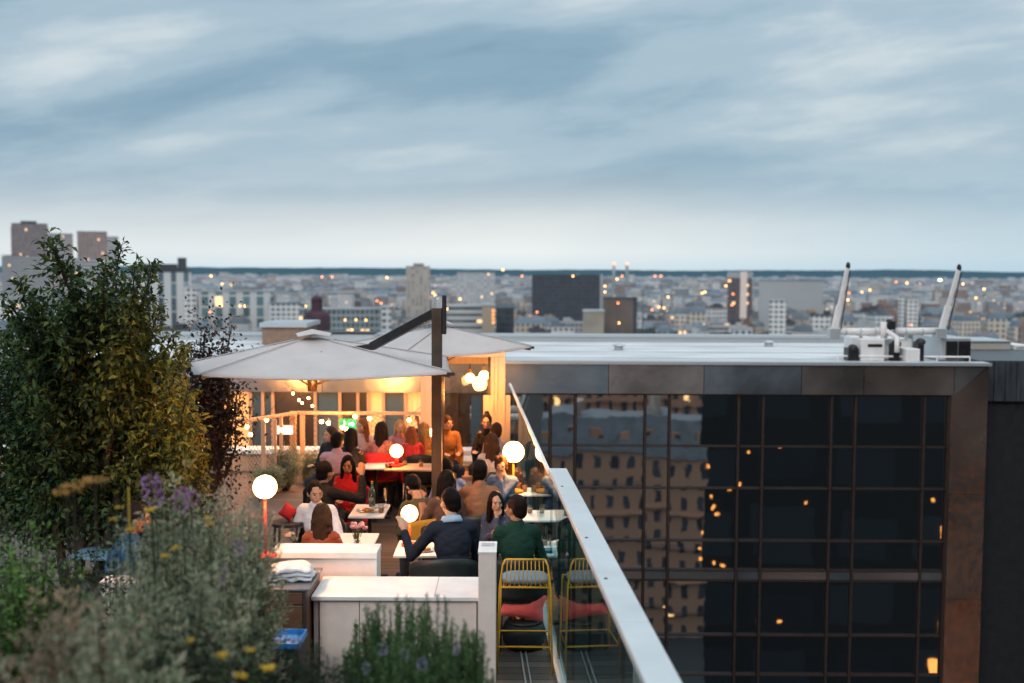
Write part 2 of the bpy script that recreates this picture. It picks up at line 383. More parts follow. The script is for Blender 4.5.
# brighter overcast zenith, as overcast skies are
zen = ramp(t, z, [(0.0, (1, 1, 1)), (0.3, (1, 1, 1)), (0.65, (2.3, 1.95, 1.75)), (1.0, (3.2, 2.65, 2.35))])
c = mixc(t, 1.0, c, zen, 'MULTIPLY')
bg1 = N(t, 'ShaderNodeBackground', i_Strength=1.17); L(t, c, bg1.inputs[0])
bg2 = N(t, 'ShaderNodeBackground', i_Strength=0.05); L(t, sky.outputs[0], bg2.inputs[0])
mx = N(t, 'ShaderNodeMixShader', i_Fac=0.10); L(t, bg1.outputs[0], mx.inputs[1]); L(t, bg2.outputs[0], mx.inputs[2])
L(t, mx.outputs[0], out.inputs[0])

sun = bpy.data.lights.new('sun', 'SUN'); sun.energy = 1.15; sun.angle = R(25); sun.color = (1.0, 0.93, 0.88)
so = bpy.data.objects.new('sun', sun); COL.objects.link(so)
# direction towards the sun for Nishita: rotation measured from +Y clockwise
sd = Vector((math.sin(SUN_AZ) * math.cos(SUN_EL), math.cos(SUN_AZ) * math.cos(SUN_EL), math.sin(SUN_EL)))
so.rotation_euler = sd.to_track_quat('Z', 'Y').to_euler()
def lamp(name, loc, power, radius=0.08, col=(1.0, 0.36, 0.08), parent=None):
    l = bpy.data.lights.new(name, 'POINT'); l.energy = power; l.shadow_soft_size = radius; l.color = col
    o = bpy.data.objects.new(name, l); COL.objects.link(o); o.location = loc; o.parent = parent
    return o
# ================================================================ CITY
GZ = -50.0
NZ = -32.0
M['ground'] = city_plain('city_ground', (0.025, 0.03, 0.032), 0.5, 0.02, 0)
mb = MB(); gy = [-3000, -600, -75, -48, 110, 180, 260, 350, 460, 600, 3000, 14000]; gzz = [-50, -50, -50, NZ] + [-34, -38, -42, -46, -48, GZ, GZ, GZ]
gxx = [-14000, -5000, -1500, -500, 0, 500, 1500, 5000, 14000]
mb.add([(x, y, z_) for y, z_ in zip(gy, gzz) for x in gxx], [(j * 9 + i, j * 9 + i + 1, j * 9 + i + 10, j * 9 + i + 9) for j in range(11) for i in range(8)])
mb.build('ground', M['ground'], kind='structure')

def hills(name, dist, h0, h1, col, seed, xr):
    mt, t_ = nt(name); out_ = N(t_, 'ShaderNodeOutputMaterial')
    g = N(t_, 'ShaderNodeNewGeometry'); nz = N(t_, 'ShaderNodeTexNoise', i_Scale=0.004, i_Detail=8.0); L(t_, g.outputs['Position'], nz.inputs['Vector'])
    d = N(t_, 'ShaderNodeBsdfDiffuse'); L(t_, ramp(t_, nz.outputs[0], [(0.35, tuple(x * 0.7 for x in col)), (0.7, tuple(x * 1.5 for x in col))]), d.inputs['Color'])
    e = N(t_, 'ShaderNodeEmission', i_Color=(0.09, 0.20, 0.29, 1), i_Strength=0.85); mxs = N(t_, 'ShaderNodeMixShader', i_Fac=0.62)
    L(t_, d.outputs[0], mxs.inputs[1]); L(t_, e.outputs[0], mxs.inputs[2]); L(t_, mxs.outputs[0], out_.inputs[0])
    mb = MB(); n = 260; vs = []; fs = []
    for i in range(n + 1):
        x = xr[0] + (xr[1] - xr[0]) * i / n
        h = h0 + (h1 - h0) * (0.5 + 0.5 * noise.fractal(Vector((x * 0.0004, seed, 0)), 0.8, 2.2, 6)) + 5 * noise.noise(Vector((x * 0.01, seed, 3)))
        vs += [(x, dist - 900, GZ), (x, dist, GZ + 40 + (h - GZ - 40) * 0.9), (x, dist + 500, h), (x, dist + 2500, GZ)]
    for i in range(n):
        for k in range(3): a = i * 4 + k; fs.append((a, a + 4, a + 5, a + 1))
    mb.add(vs, fs); mb.build('hills', mt, kind='structure', smooth=True)
hills('hill_far', 11500, 10, 62, (0.03, 0.05, 0.05), 2.0, (-9000, 9000))

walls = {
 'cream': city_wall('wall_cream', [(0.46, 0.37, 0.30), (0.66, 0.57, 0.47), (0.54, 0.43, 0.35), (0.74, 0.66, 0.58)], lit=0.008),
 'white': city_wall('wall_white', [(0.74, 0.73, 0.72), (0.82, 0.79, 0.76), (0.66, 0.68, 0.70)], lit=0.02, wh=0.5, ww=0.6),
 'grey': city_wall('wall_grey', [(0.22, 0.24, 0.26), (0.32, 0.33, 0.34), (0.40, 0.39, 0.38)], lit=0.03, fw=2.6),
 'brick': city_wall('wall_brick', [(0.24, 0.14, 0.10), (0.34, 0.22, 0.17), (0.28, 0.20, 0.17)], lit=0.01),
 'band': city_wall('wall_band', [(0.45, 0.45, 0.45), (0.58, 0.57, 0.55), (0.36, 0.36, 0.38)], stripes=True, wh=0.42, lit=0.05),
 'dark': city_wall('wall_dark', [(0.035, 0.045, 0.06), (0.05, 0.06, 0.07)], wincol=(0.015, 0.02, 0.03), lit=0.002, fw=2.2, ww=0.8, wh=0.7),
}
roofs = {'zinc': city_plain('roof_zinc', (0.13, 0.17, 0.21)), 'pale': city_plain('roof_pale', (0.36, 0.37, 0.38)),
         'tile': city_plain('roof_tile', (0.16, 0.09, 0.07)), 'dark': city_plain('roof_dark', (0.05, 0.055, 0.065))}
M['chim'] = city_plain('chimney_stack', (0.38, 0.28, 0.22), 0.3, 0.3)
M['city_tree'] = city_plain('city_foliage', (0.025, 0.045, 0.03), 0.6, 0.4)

def rot_box(mb, cx, cy, a, x0, x1, y0, y1, z0, z1, inset=0.0):
    ca, sa = math.cos(a), math.sin(a)
    def P(x, y, z): return (cx + x * ca - y * sa, cy + x * sa + y * ca, z)
    i = inset
    vs = [P(x0, y0, z0), P(x1, y0, z0), P(x1, y1, z0), P(x0, y1, z0), P(x0 + i, y0 + i, z1), P(x1 - i, y0 + i, z1), P(x1 - i, y1 - i, z1), P(x0 + i, y1 - i, z1)]
    mb.add(vs, [(3, 2, 1, 0), (4, 5, 6, 7), (0, 1, 5, 4), (1, 2, 6, 5), (2, 3, 7, 6), (3, 0, 4, 7)])

notables = []   # (px0, px1, ytop, ybottom, depth)
def px_of(x, y): return 512 + 1080 * x / y
KIND = {
 'cream': ('cream stone apartment block below a grey zinc mansard roof', 'cream apartment blocks in the city'),
 'white': ('pale white walled block with flat roof among the houses', 'white flat roofed blocks in the city'),
 'grey': ('grey rendered block with flat dark roof in the dense city', 'grey blocks in the city'),
 'brick': ('brown brick city house under a pitched tile roof', 'brown brick houses in the city'),
 'band': ('office block with long bands of ribbon windows in the city', 'ribbon window office blocks in the city'),
}
def city_house(cx, cy, w, d, h, a, kind):
    z0 = GZ; z1 = GZ + h
    lab, grp = KIND[kind]
    mb = MB(); rot_box(mb, 0, 0, a, -w/2, w/2, -d/2, d/2, z0, z1)
    o = mb.build('city_building', walls[kind]); o.location = (cx, cy, 0)
    tag(o, lab, 'building', grp)
    rb = MB()
    if kind == 'cream':
        rot_box(rb, 0, 0, a, -w/2 - .1, w/2 + .1, -d/2 - .1, d/2 + .1, z1, z1 + 3.2, 1.6)
        rot_box(rb, 0, 0, a, -w/2 + 1.6, w/2 - 1.6, -d/2 + 1.6, d/2 - 1.6, z1 + 3.2, z1 + 4.1, min(w, d) * 0.2); rm = 'zinc'
    elif kind == 'brick':
        rot_box(rb, 0, 0, a, -w/2 - .3, w/2 + .3, -d/2 - .3, d/2 + .3, z1, z1 + 3.6, min(w, d) * 0.42); rm = 'tile'
    else:
        rot_box(rb, 0, 0, a, -w/2 - .2, w/2 + .2, -d/2 - .2, d/2 + .2, z1, z1 + 0.8)
        px = rnd.uniform(-w * .25, w * .25)
        rot_box(rb, 0, 0, a, px - w * .14, px + w * .14, -d * .2, d * .2, z1 + .8, z1 + 3.4); rm = rnd.choice(['pale', 'pale', 'zinc', 'dark'])
        for _ in range(3):
            qx, qy = rnd.uniform(-w * .4, w * .4), rnd.uniform(-d * .4, d * .4)
            rot_box(rb, 0, 0, a, qx - 1, qx + 1, qy - .8, qy + .8, z1 + .8, z1 + 2.1)
    r = rb.build('roof', roofs[rm], o)
    if kind in ('cream', 'brick'):
        cb_ = MB()
        for _ in range(rnd.randint(2, 4)):
            qx = rnd.uniform(-w * .42, w * .42)
            rot_box(cb_, 0, 0, a, qx - .5, qx + .5, -d * .25, d * .25, z1 + 2.0, z1 + rnd.uniform(4.8, 6)); cb_.build('chimney', M['chim'], r); cb_ = MB()

def notable(name, px0, px1, ytop, Y, wm, rm, label, depth=18, a=0.0, zb=None, cat='building'):
    Y *= 1.6; depth *= 1.3
    p0 = W(px0, ytop, Y=Y); p1 = W(px1, ytop, Y=Y)
    cx = (p0.x + p1.x) / 2; w = (p1.x - p0.x) / (math.cos(a) if a else 1); zt = (p0.z + p1.z) / 2
    turn = -math.atan2(cx, Y)
    mb = MB(); rot_box(mb, 0, 0, a, -w/2, w/2, 0, depth, GZ, zt)
    o = mb.build(name, wm); o.location = (cx, Y, 0); o.rotation_euler = (0, 0, turn); tag(o, label, cat)
    rb = MB(); rot_box(rb, 0, 0, a, -w/2 - .25, w/2 + .25, -.25, depth + .25, zt, zt + .7)
    rb.build('roof', rm, o)
    notables.append((px0, px1, ytop, Y))
    return o, cx, w, zt
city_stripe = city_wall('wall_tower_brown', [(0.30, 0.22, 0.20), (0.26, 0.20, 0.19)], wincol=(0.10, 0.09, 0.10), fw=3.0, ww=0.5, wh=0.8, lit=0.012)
o, cx, w, zt = notable('tower_block', 13, 46, 224, 760, city_stripe, roofs['dark'], 'tall brown tower block furthest left above the big tree', 22)
b_ = MB(); b_.box(-w*.25, w*.2, 4, 14, zt + .7, zt + 3.5); b_.build('plant_room', roofs['dark'], o)
b_ = MB(); b_.box(-w/2 - .8, -w/2, -.8, 18, GZ, zt - 3); b_.box(w/2, w/2 + .8, -.8, 18, GZ, zt - 3); b_.build('corner_pier', M['chim'], o)
notable('tower_block', 50, 72, 234, 900, city_wall('wall_tower_pale', [(0.42, 0.36, 0.36), (0.38, 0.33, 0.33)], wincol=(.15, .14, .15), lit=.008), roofs['zinc'], 'pale tower block second from the left on the skyline', 22)
o, cx, w, zt = notable('tower_block', 78, 106, 232, 780, city_wall('wall_tower_rose', [(0.36, 0.26, 0.23), (0.33, 0.24, 0.22)], wincol=(.13, .10, .10), fw=4, lit=.012), roofs['dark'], 'rosy brown tower block with flat top, third from the left', 22)
notable('tower_block', 106, 118, 237, 950, city_wall('wall_tower_grey', [(0.45, 0.42, 0.42), (0.42, 0.4, 0.4)], wincol=(.2, .2, .2), lit=.02), roofs['zinc'], 'slim pale tower block right of the rosy tower', 20)
notable('slab_block', 4, 52, 256, 640, walls['grey'], roofs['dark'], 'blue grey slab block at the foot of the leftmost tower', 18)
notable('slab_block', 74, 112, 259, 620, walls['band'], roofs['pale'], 'pale banded slab block at the foot of the rosy tower', 18)
o, cx, w, zt = notable('white_block', 137, 190, 272, 420, city_wall('wall_panel_white', [(0.62, 0.62, 0.62), (0.68, 0.67, 0.66)], wincol=(.06, .09, .11), fw=7.5, ww=.42, wh=.93, fh=9, lit=.01), roofs['dark'], 'white block with tall dark window strips right of the tree top', 20)
b_ = MB(); b_.box(-w*.5, w*.25, 2, 16, zt + .7, zt + 5); b_.box(w*.26, w*.42, 2, 12, zt + .7, zt + 9); b_.build('plant_room', roofs['dark'], o)
notable('white_block', 184, 196, 287, 400, walls['white'], roofs['pale'], 'narrow white block with flat roof beside the striped white block', 18)
notable('white_block', 200, 272, 292, 430, city_wall('wall_panel_teal', [(0.55, 0.56, 0.56), (0.6, 0.6, 0.6)], wincol=(.05, .10, .11), fw=8.5, ww=.5, wh=.85, fh=7, lit=.012), roofs['pale'], 'long white block with teal window bays behind the left parasol', 18)
notable('pale_block', 270, 300, 304, 420, walls['white'], roofs['zinc'], 'pale gridded block right of the teal window bays', 18)
notable('office_block', 300, 381, 310, 330, city_wall('wall_office_grid', [(0.34, 0.38, 0.38), (0.30, 0.34, 0.34)], wincol=(.04, .07, .085), fw=2.3, fh=3.2, ww=.74, wh=.66, lit=.09), roofs['pale'], 'teal glazed office block with amber lit windows above the parasol', 18)
notable('office_end_block', 381, 391, 308, 328, walls['white'], roofs['pale'], 'narrow white stair block at the right end of the office', 18)
o, cx, w, zt = notable('tower_block', 406, 430, 267, 560, city_wall('wall_tower_beige', [(0.50, 0.43, 0.36), (0.46, 0.40, 0.34)], wincol=(.22, .20, .19), fw=3.4, ww=.45, wh=.9, fh=3, lit=.01), roofs['pale'], 'beige tower block rising alone left of the mast top', 16)
b_ = MB(); b_.box(-w*.2, w*.25, 2, 10, zt + .7, zt + 3); b_.build('plant_room', M['chim'], o)
notable('slab_block', 457, 495, 273, 650, city_wall('wall_slab_pale', [(0.48, 0.50, 0.52), (0.5, 0.5, 0.5)], wincol=(.28, .28, .3), lit=.01), roofs['pale'], 'pale blue grey slab block right of the beige tower', 20)
notable('office_block', 446, 482, 307, 330, walls['band'], roofs['pale'], 'pale office block with ribbon windows behind the right parasol', 18)
o, cx, w, zt = notable('office_end_block', 482, 495, 306, 326, city_plain('beige_gable', (0.42, 0.34, 0.25), .1, .1, 0), roofs['pale'], 'blank beige gable block with a column of lit windows', 14)
for k in range(4):
    b_ = MB(); b_.box(w/2 - 1.4, w/2 - .3, -.12, -.02, zt - 2.8 - k*1.9, zt - 1.7 - k*1.9); b_.build('window', M['glint'], o)
notable('dark_block', 496, 514, 309, 345, walls['dark'], roofs['dark'], 'dark blue block right of the blank beige gable', 14)
o, cx, w, zt = notable('dark_slab_block', 532, 600, 275.5, 520, walls['dark'], roofs['dark'], 'wide black glazed slab block on the skyline', 16)
b_ = MB(); b_.box(w/2, w/2 + 2.2, 0, 16, GZ, zt + 1); b_.build('end_wall', roofs['pale'], o)
o, cx, w, zt = notable('brown_block', 604, 637, 299, 380, city_plain('brown_block_wall', (0.16, 0.12, 0.10), .25, .1, 0), roofs['dark'], 'brown windowless block with dark corner pier', 18)
b_ = MB(); b_.box(w/2 - 2, w/2 + .1, -.3, 4, GZ, zt + 1.2); b_.build('corner_pier', roofs['dark'], o)
notable('beige_block', 583, 604, 312, 360, city_plain('beige_wall', (0.36, 0.31, 0.25), .2, .1, 0), roofs['pale'], 'low blank beige block in front of the black slab', 16)
o, cx, w, zt = notable('tower_block', 728, 752, 273, 470, city_wall('wall_tower_dark', [(0.11, 0.09, 0.09), (0.14, 0.11, 0.10)], wincol=(.05, .05, .06), fw=3, ww=.7, lit=.10), roofs['pale'], 'dark tower block with a white central spine and orange lights', 14)
b_ = MB(); b_.box(w*.02, w*.3, -.6, 0, GZ, zt + 1); b_.build('spine', M['white_wall'], o)
b_ = MB(); b_.box(-w/2-.3, w/2+.3, -.5, 14, zt - 3.6, zt - .1); b_.build('crown_band', roofs['pale'], o)
notable('wide_block', 760, 822, 281, 620, city_plain('wide_pale_wall', (0.42, 0.43, 0.44), .12, .02, 0), roofs['zinc'], 'wide windowless pale grey block left of the roof crane', 30)
notable('white_block', 770, 786, 301, 420, walls['white'], roofs['pale'], 'white block below the wide pale grey block', 14)
notable('white_block', 899, 905, 297, 520, walls['white'], roofs['pale'], 'slender cream block between the crane arms', 8)
notable('white_block', 907, 918, 300, 500, walls['white'], roofs['pale'], 'squat white block between the crane arms', 8)
# domed tower
bx0 = W(317, 331, Y=430); tt = empty('domed_tower', (bx0.x, 430, GZ), 'dark maroon tower with domed cap behind the left parasol', 'tower')
top = W(317, 296, Y=430).z - GZ
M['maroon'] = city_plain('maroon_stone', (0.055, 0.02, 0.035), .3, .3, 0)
mb = MB(); mb.lathe([(5.4, 0), (5.4, top - 8.2), (4.6, top - 6.5), (2.4, top - 6.0)], 16); mb.build('drum', M['maroon'], tt, True)
mb = MB(); mb.lathe([(2.3, top - 6.0), (2.3, top - 2.2), (2.5, top - 2.0), (2.5, top - 1.8)], 16); mb.build('lantern', M['maroon'], tt)
mb = MB(); mb.lathe([(2.4, top - 1.8), (2.1, top - .8), (1.2, top - .1), (.3, top + .2), (.1, top + 1.2)], 16); mb.build('dome', M['maroon'], tt, True)
tt.scale = (1, 1, 1); notables.append((305, 330, 296, 430))
for i, px in enumerate((614, 627)):
    p = W(px, 264, Y=2300); t_ = empty('chimney_tower', (p.x, 2300, GZ), ['left one of two slim pale chimneys with a red top light', 'right one of two slim pale chimneys with a red top light'][i], 'chimney')
    h = p.z - GZ; mb = MB(); mb.lathe([(5, 0), (3, h - 8), (3, h)], 12); mb.build('shaft', roofs['pale'], t_, True)
    mb = MB(); mb.ball((0, -3.5, h), 2.2); mb.build('beacon', glow('beacon%d' % i, (1, .25, .12), 5), t_)
p = W(643, 291, Y=600); t_ = empty('mast', (p.x, 600, GZ), 'tall dark mast standing right of the brown block', 'mast')
mb = MB(); mb.tube([(0, 0, 0), (0, 0, p.z - GZ)], [.5, .2]); mb.build('pole', roofs['dark'], t_); mb = MB(); mb.box(-.9, .9, -.4, .4, p.z - GZ - 3, p.z - GZ - 2.6); mb.build('crossarm', roofs['dark'], t_)

def blocked(cx, cy, w, ztop):
    a0, a1 = px_of(cx - w * .7, cy), px_of(cx + w * .7, cy)
    yt = 272 + 1080 * (EYE - ztop) / cy
    for (p0, p1, yt2, Y) in notables:
        if a1 < p0 or a0 > p1: continue
        if abs(cy - Y - 10) < 32: return True
        if cy < Y and yt < yt2 + 26 + (14 if p1 > 530 and p0 < 605 else 0): return True
    return False
r2 = random.Random(21)
cnt = 0; y = 560.0; cell = 24.0
trees = []
while y < 1500:
    x = -0.37 * y
    while x < 0.56 * y:
        cx = x + r2.uniform(-6, 6); cy = y + r2.uniform(-6, 6)
        nval = noise.noise(Vector((cx * .006, cy * .006, 5)))
        if nval > 0.34 and len(trees) < 34 and r2.random() < .6 and not blocked(cx, cy, 10, GZ + 30): trees.append((cx, cy)); x += cell * .5; continue
        w = r2.uniform(9, 22); d = r2.uniform(8, 12); h = r2.choice([12, 14, 16, 17, 18, 20, 22, 26]) + r2.uniform(-1.5, 1.5)
        kind = r2.choice(['cream', 'cream', 'cream', 'white', 'white', 'grey', 'brick', 'band'])
        a = noise.noise(Vector((cx * .003, cy * .003, 9))) * 1.8
        if px_of(cx, cy) > 130 and not blocked(cx, cy, w, GZ + h + 4) and cnt < 296 and abs(cy - y) < 90:
            city_house(cx, cy, w, d, h, a, kind); cnt += 1
        x += cell * r2.uniform(.9, 1.15)
    y += cell * (0.8 + y / 2500)
# farther houses: past the 300 nearest, one mass
far = {k: MB() for k in ('cream', 'white', 'grey', 'brick')}; farroof = {'zinc': MB(), 'pale': MB()}
r3 = random.Random(5)
def far_house(cx, cy, s=1.0):
    k = r3.choice(['cream', 'cream', 'white', 'white', 'white', 'grey', 'brick'])
    w = r3.uniform(9, 26) * s; d = r3.uniform(8, 13) * s; h = r3.uniform(11, 23) + (r3.random() < .05) * r3.uniform(6, 16) + 3 * (s - 1); a = r3.uniform(-.7, .7)
    rot_box(far[k], cx, cy, a, -w/2, w/2, -d/2, d/2, GZ, GZ + h)
    rk = 'zinc' if r3.random() < .6 else 'pale'
    rot_box(farroof[rk], cx, cy, a, -w/2 - .2, w/2 + .2, -d/2 - .2, d/2 + .2, GZ + h, GZ + h + r3.uniform(.8, 3.6), r3.choice([0, 2.5, 4]))
CY1 = y - 30
for _ in range(7500):
    cy = math.sqrt(CY1 ** 2 + r3.random() * (2700 ** 2 - CY1 ** 2)); cx = r3.uniform(-.6, .6) * cy
    if not blocked(cx, cy, 30, GZ + 22): far_house(cx, cy, 1.0)
for _ in range(6000):
    cy = 2600 * math.exp(r3.random() * 1.15); cx = r3.uniform(-.6, .6) * cy; far_house(cx, cy, r3.uniform(1.4, 2.4))
for _ in range(420):
    cy = r3.uniform(560, CY1 + 40); cx = -r3.uniform(.37, .6) * cy; far_house(cx, cy, 1.0)
allv = MB()
fo = None
for k in far:
    o_ = far[k].build('distant_houses', walls[k], fo)
    if fo is None: fo = o_; tag(o_, 'mass of distant city houses reaching to the hills', 'houses', kind='stuff')
    else: o_['kind'] = 'stuff'; o_.name = 'far_walls'
for k in farroof:
    o_ = farroof[k].build('far_roofs', roofs[k], fo); o_['kind'] = 'stuff'
# tree groups in the city: individual crowns, lumpy, with trunk
def lumpy(mb, c, r, seed, n=60, leaf=1.0):
    rr = random.Random(seed)
    for _ in range(n):
        d = Vector((rr.gauss(0, 1), rr.gauss(0, 1), rr.gauss(0, .8))).normalized() * (r * rr.uniform(.55, 1.05))
        p = Vector(c) + d; q = leaf * rr.uniform(.5, 1.2)
        a = Vector((rr.gauss(0, 1), rr.gauss(0, 1), rr.gauss(0, 1))).normalized() * q; b = a.orthogonal().normalized() * q
        mb.add([p - a, p - b, p + a, p + b], [(0, 1, 2, 3)])
tm = []
for v in range(3):
    c = MB(); c.ball((0, 0, 9), (4.2, 4.2, 4.6), 10, 7)
    for k in range(5): c.ball((math.cos(k * 1.3 + v) * 3, math.sin(k * 1.3 + v) * 3, 8.5 + (k % 3) * 1.2), 2.4, 8, 6)
    lumpy(c, (0, 0, 9), 5.6, v, 260, .8); tr = MB(); tr.tube([(0, 0, 0), (0, 0, 7)], [.5, .3]); tm.append((c, tr))
protos = []
for c, tr in tm:
    o_ = tr.build('trunk', M['chim']); protos.append((c.build('crown', M['city_tree']), o_))
first = {}
for i, (cx, cy) in enumerate(trees[:34]):
    e = empty('city_tree', (cx, cy, GZ), 'dark green round tree crown standing between city houses', 'tree', 'dark trees between the city houses', r2.uniform(0, 6))
    c, tr = protos[i % 3]; s = r2.uniform(.9, 1.5); e.scale = (s * 1.3, s * 1.3, s)
    for src in (c, tr):
        k = src if (i < 3) else src.copy()
        if k is not src: COL.objects.link(k)
        k.parent = e
# street lamps glowing among the houses
LP = [(211,276,0),(222,284,0),(231,285,0),(221,306,0),(240,306,0),(245,306,0),(210,312,1),(322,277,1),(332,277,1),(387,277.5,0),(306,306,0),(377,301,1),(381,303,1),
 (433,293,0),(435,295,0),(460,299,0),(447,309,0),(487,305,1),(345,320,0),(356,320,0),(366,320,0),(352,330,0),(522,276,1),(617,279,0),(622,276,1),(655,276,1),(661,276,1),
 (668,297,0),(702,293,0),(705,292,0),(659,307,0),(664,308,0),(667,311,0),(652,310,1),(618,303,1),(619,323,0),(537,312,1),(605,286,0),(605,292,0),(726,286,0),(733,294,1),(732,305,1),
 (849,293,1),(862,292,0),(870,290,0),(896,282,1),(907,283,0),(920,284,1),(940,280,2),(963,284,0),(972,284,1),(984,289,0),(848,300,0),(911,325,1),(976,298,0),(503,270,0),(573,276,0)]
gl = [glow('street_glow_amber', (1, .55, .18), 10), glow('street_glow_red', (1, .28, .10), 8), glow('street_glow_white', (1, .95, .7), 10)]
LN = ['amber', 'reddish', 'white']
for i, (px, py, k) in enumerate(LP):
    Y = max(560, min(2200, 30 * 1080 / max(1, py - 272)))
    for (p0, p1, yt, YN) in notables:
        if p0 - 1 <= px <= p1 + 1 and py > yt - 1: Y = min(Y, YN - 8)
    p = W(px, py, Y=Y)
    e = empty('street_lamp', (p.x, Y, GZ), '%s street lamp glowing on a thin mast among the city houses' % LN[k], 'street lamp', '%s street lamps glowing in the city' % LN[k])
    h = p.z - GZ; r = Y * .00066
    mb = MB(); mb.tube([(0, .8, 0), (0, .8, h)], [.2, .12], 6); mb.build('pole', roofs['dark'], e)
    mb = MB(); mb.ball((0, 0, h), (r * (2.6 if k == 2 else 1), r, r), 10, 6); mb.build('lamp_head', gl[k], e)

# ================================================================ GLASS OFFICE BUILDING ACROSS THE GAP
D = 20.5
def FX(px, py=400): return W(px, py, Y=D).x
def FZ(py, px=760): return W(px, py, Y=D).z
GZ = NZ
ob = empty('glass_office_building', (4, D, GZ), 'dark glass office building with steel cladding frame across the gap', 'building')
def child(mbx, name, m, parent=ob, **k):
    o_ = mbx.build(name, m, None, **k); o_.parent = parent
    o_.matrix_parent_inverse = Matrix.Translation(-Vector((4, D, GZ))); return o_
xl, xr_in, xr_out = -9.0, FX(950), FX(986)
z_top, z_in = FZ(363.5), FZ(394)
# body behind, roof slab
YB = 27.3
mb = MB(); mb.box(xl, xr_out - .05, D + .5, YB, GZ + .01, z_top - .25); child(mb, 'body', M['black'])
mb = MB(); mb.box(xl, xr_out - .02, D + .02, YB, z_top - .25, z_top - .02)
child(mb, 'roof_slab', mat('roof_membrane', (0.66, 0.66, 0.67), 0.6, var=.2, scale=1.1, stretch=(.5, 1.6, 1), bump=.15))
rp = MB(); zr = W(760, 334.5, Y=YB).z
rp.box(xl, xr_out - .4, YB - .3, YB, z_top - .02, zr - .06); child(rp, 'parapet', M['alu'])
rp = MB(); rp.box(xl - .02, xr_out - .38, YB - .36, YB + .06, zr - .06, zr); child(rp, 'parapet_coping', M['alu'])
sm = MB()
sm.box(xl, xr_out - .1, D + 3.0, D + 3.03, z_top - .018, z_top - .010)
for y_ in (D + 1.3, D + 5.0): sm.box(xl, xr_out - .1, y_, y_ + .05, z_top - .018, z_top - .012)
child(sm, 'roof_seams', M['alu'])
mb = MB(); mb.box(xl, xr_out + .04, D - .12, D + .3, z_top - .02, z_top + .035); child(mb, 'coping', M['alu'])
# cladding panels: top band
edges = [xl, -6.4, -3.6] + [FX(q) for q in (505, 608, 703, 800, 862)] + [FX(952)]
for i in range(len(edges) - 1):
    mb = MB(); mb.box(edges[i] + .006, edges[i + 1] - .006, D - .08, D + .4, z_in + .003, z_top - .02)
    child(mb, 'cladding_panel', M['clad'])
# mitred corner + side piers
mb = MB(); q = .0
mb.add([(FX(952) + .006, D - .08, z_in), (FX(952) + .006, D - .08, z_top - .02), (xr_out - .01, D - .08, z_top - .02), (FX(952) + .006, D + .4, z_in), (FX(952) + .006, D + .4, z_top - .02), (xr_out - .01, D + .4, z_top - .02)],
       [(0, 2, 1), (3, 4, 5), (0, 1, 4, 3), (1, 2, 5, 4), (2, 0, 3, 5)]); child(mb, 'cladding_panel', M['clad'])
zs = [z_in]
for q in range(12): zs.append(zs[-1] - (1.9 + .15 * (q % 3)))
mb = MB(); mb.add([(xr_in, D - .075, z_in - .01), (xr_out, D - .075, z_top - .04), (xr_out, D - .075, zs[1] + .004), (xr_in, D - .075, zs[1] + .004), (xr_in, D + .4, z_in - .01), (xr_out, D + .4, z_top - .04), (xr_out, D + .4, zs[1] + .004), (xr_in, D + .4, zs[1] + .004)],
       [(3, 2, 1, 0), (4, 5, 6, 7), (0, 1, 5, 4), (1, 2, 6, 5), (2, 3, 7, 6), (3, 0, 4, 7)]); child(mb, 'side_cladding', M['clad_side'])
for i in range(1, 12):
    mb = MB(); mb.box(xr_in, xr_out, D - .075, D + .4, zs[i + 1] + .004, zs[i] - .004); child(mb, 'side_cladding', M['clad_side'])
# grid
cols = [FX(q) for q in (949, 925, 856, 832, 763.5, 739, 670, 645.5, 575.5, 550.5)]; per = cols[0] - cols[2]
cols += [cols[8] - per, cols[9] - per]
rows_px = [394.8, 446.5, 488.5, 541, 570.4, 580.6, 635.4, 675]
rows = [FZ(q) for q in rows_px]; rows += [rows[-1] - .78 * k for k in (1, 2, 3, 4)]
x_right_end = cols[0]
# keep the glazing of the right part from the terrace pavilion onwards
r5 = random.Random(3)
fr = MB()
for xx in cols: fr.box(xx - .02, xx + .02, D - .02, D + .12, rows[-1], rows[0] + .02)
for i, zz_ in enumerate(rows): 
    for j in range(len(cols) - 1): fr.box(cols[j + 1] + .031, cols[j] - .031, D - .015, D + .1, zz_ - .015, zz_ + .015)
child(fr, 'mullion_frame', mat('mullion', (0.085, 0.06, 0.055), .4, .6, var=.1))
for i in range(len(rows) - 1):
    for j in range(len(cols) - 1):
        x0, x1, z0, z1 = cols[j + 1] + .032, cols[j] - .032, rows[i + 1] + .023, rows[i] - .023
        if i == 4:
            mb = MB(); mb.box(x0, x1, D + .0, D + .05, z0, z1); child(mb, 'spandrel', M['clad']); continue
        if len([1 for o_ in ob.children if o_.name.startswith('window_pane')]) >= 99: break
        a, b = r5.gauss(0, .0022), r5.gauss(0, .0030); hx, hz = (x1 - x0) / 2, (z1 - z0) / 2
        mb = MB(); mb.add([(x0, D + .05 - a * hx - b * hz, z0), (x1, D + .05 + a * hx - b * hz, z0), (x1, D + .05 + a * hx + b * hz, z1), (x0, D + .05 - a * hx + b * hz, z1)], [(0, 1, 2, 3)])
        child(mb, 'window_pane', M['facade_glass'])
# lower facade
mb = MB(); mb.box(xl, xr_in, D, D + .4, GZ + .02, rows[-1] - .03); child(mb, 'lower_wall', M['facade_glass'])
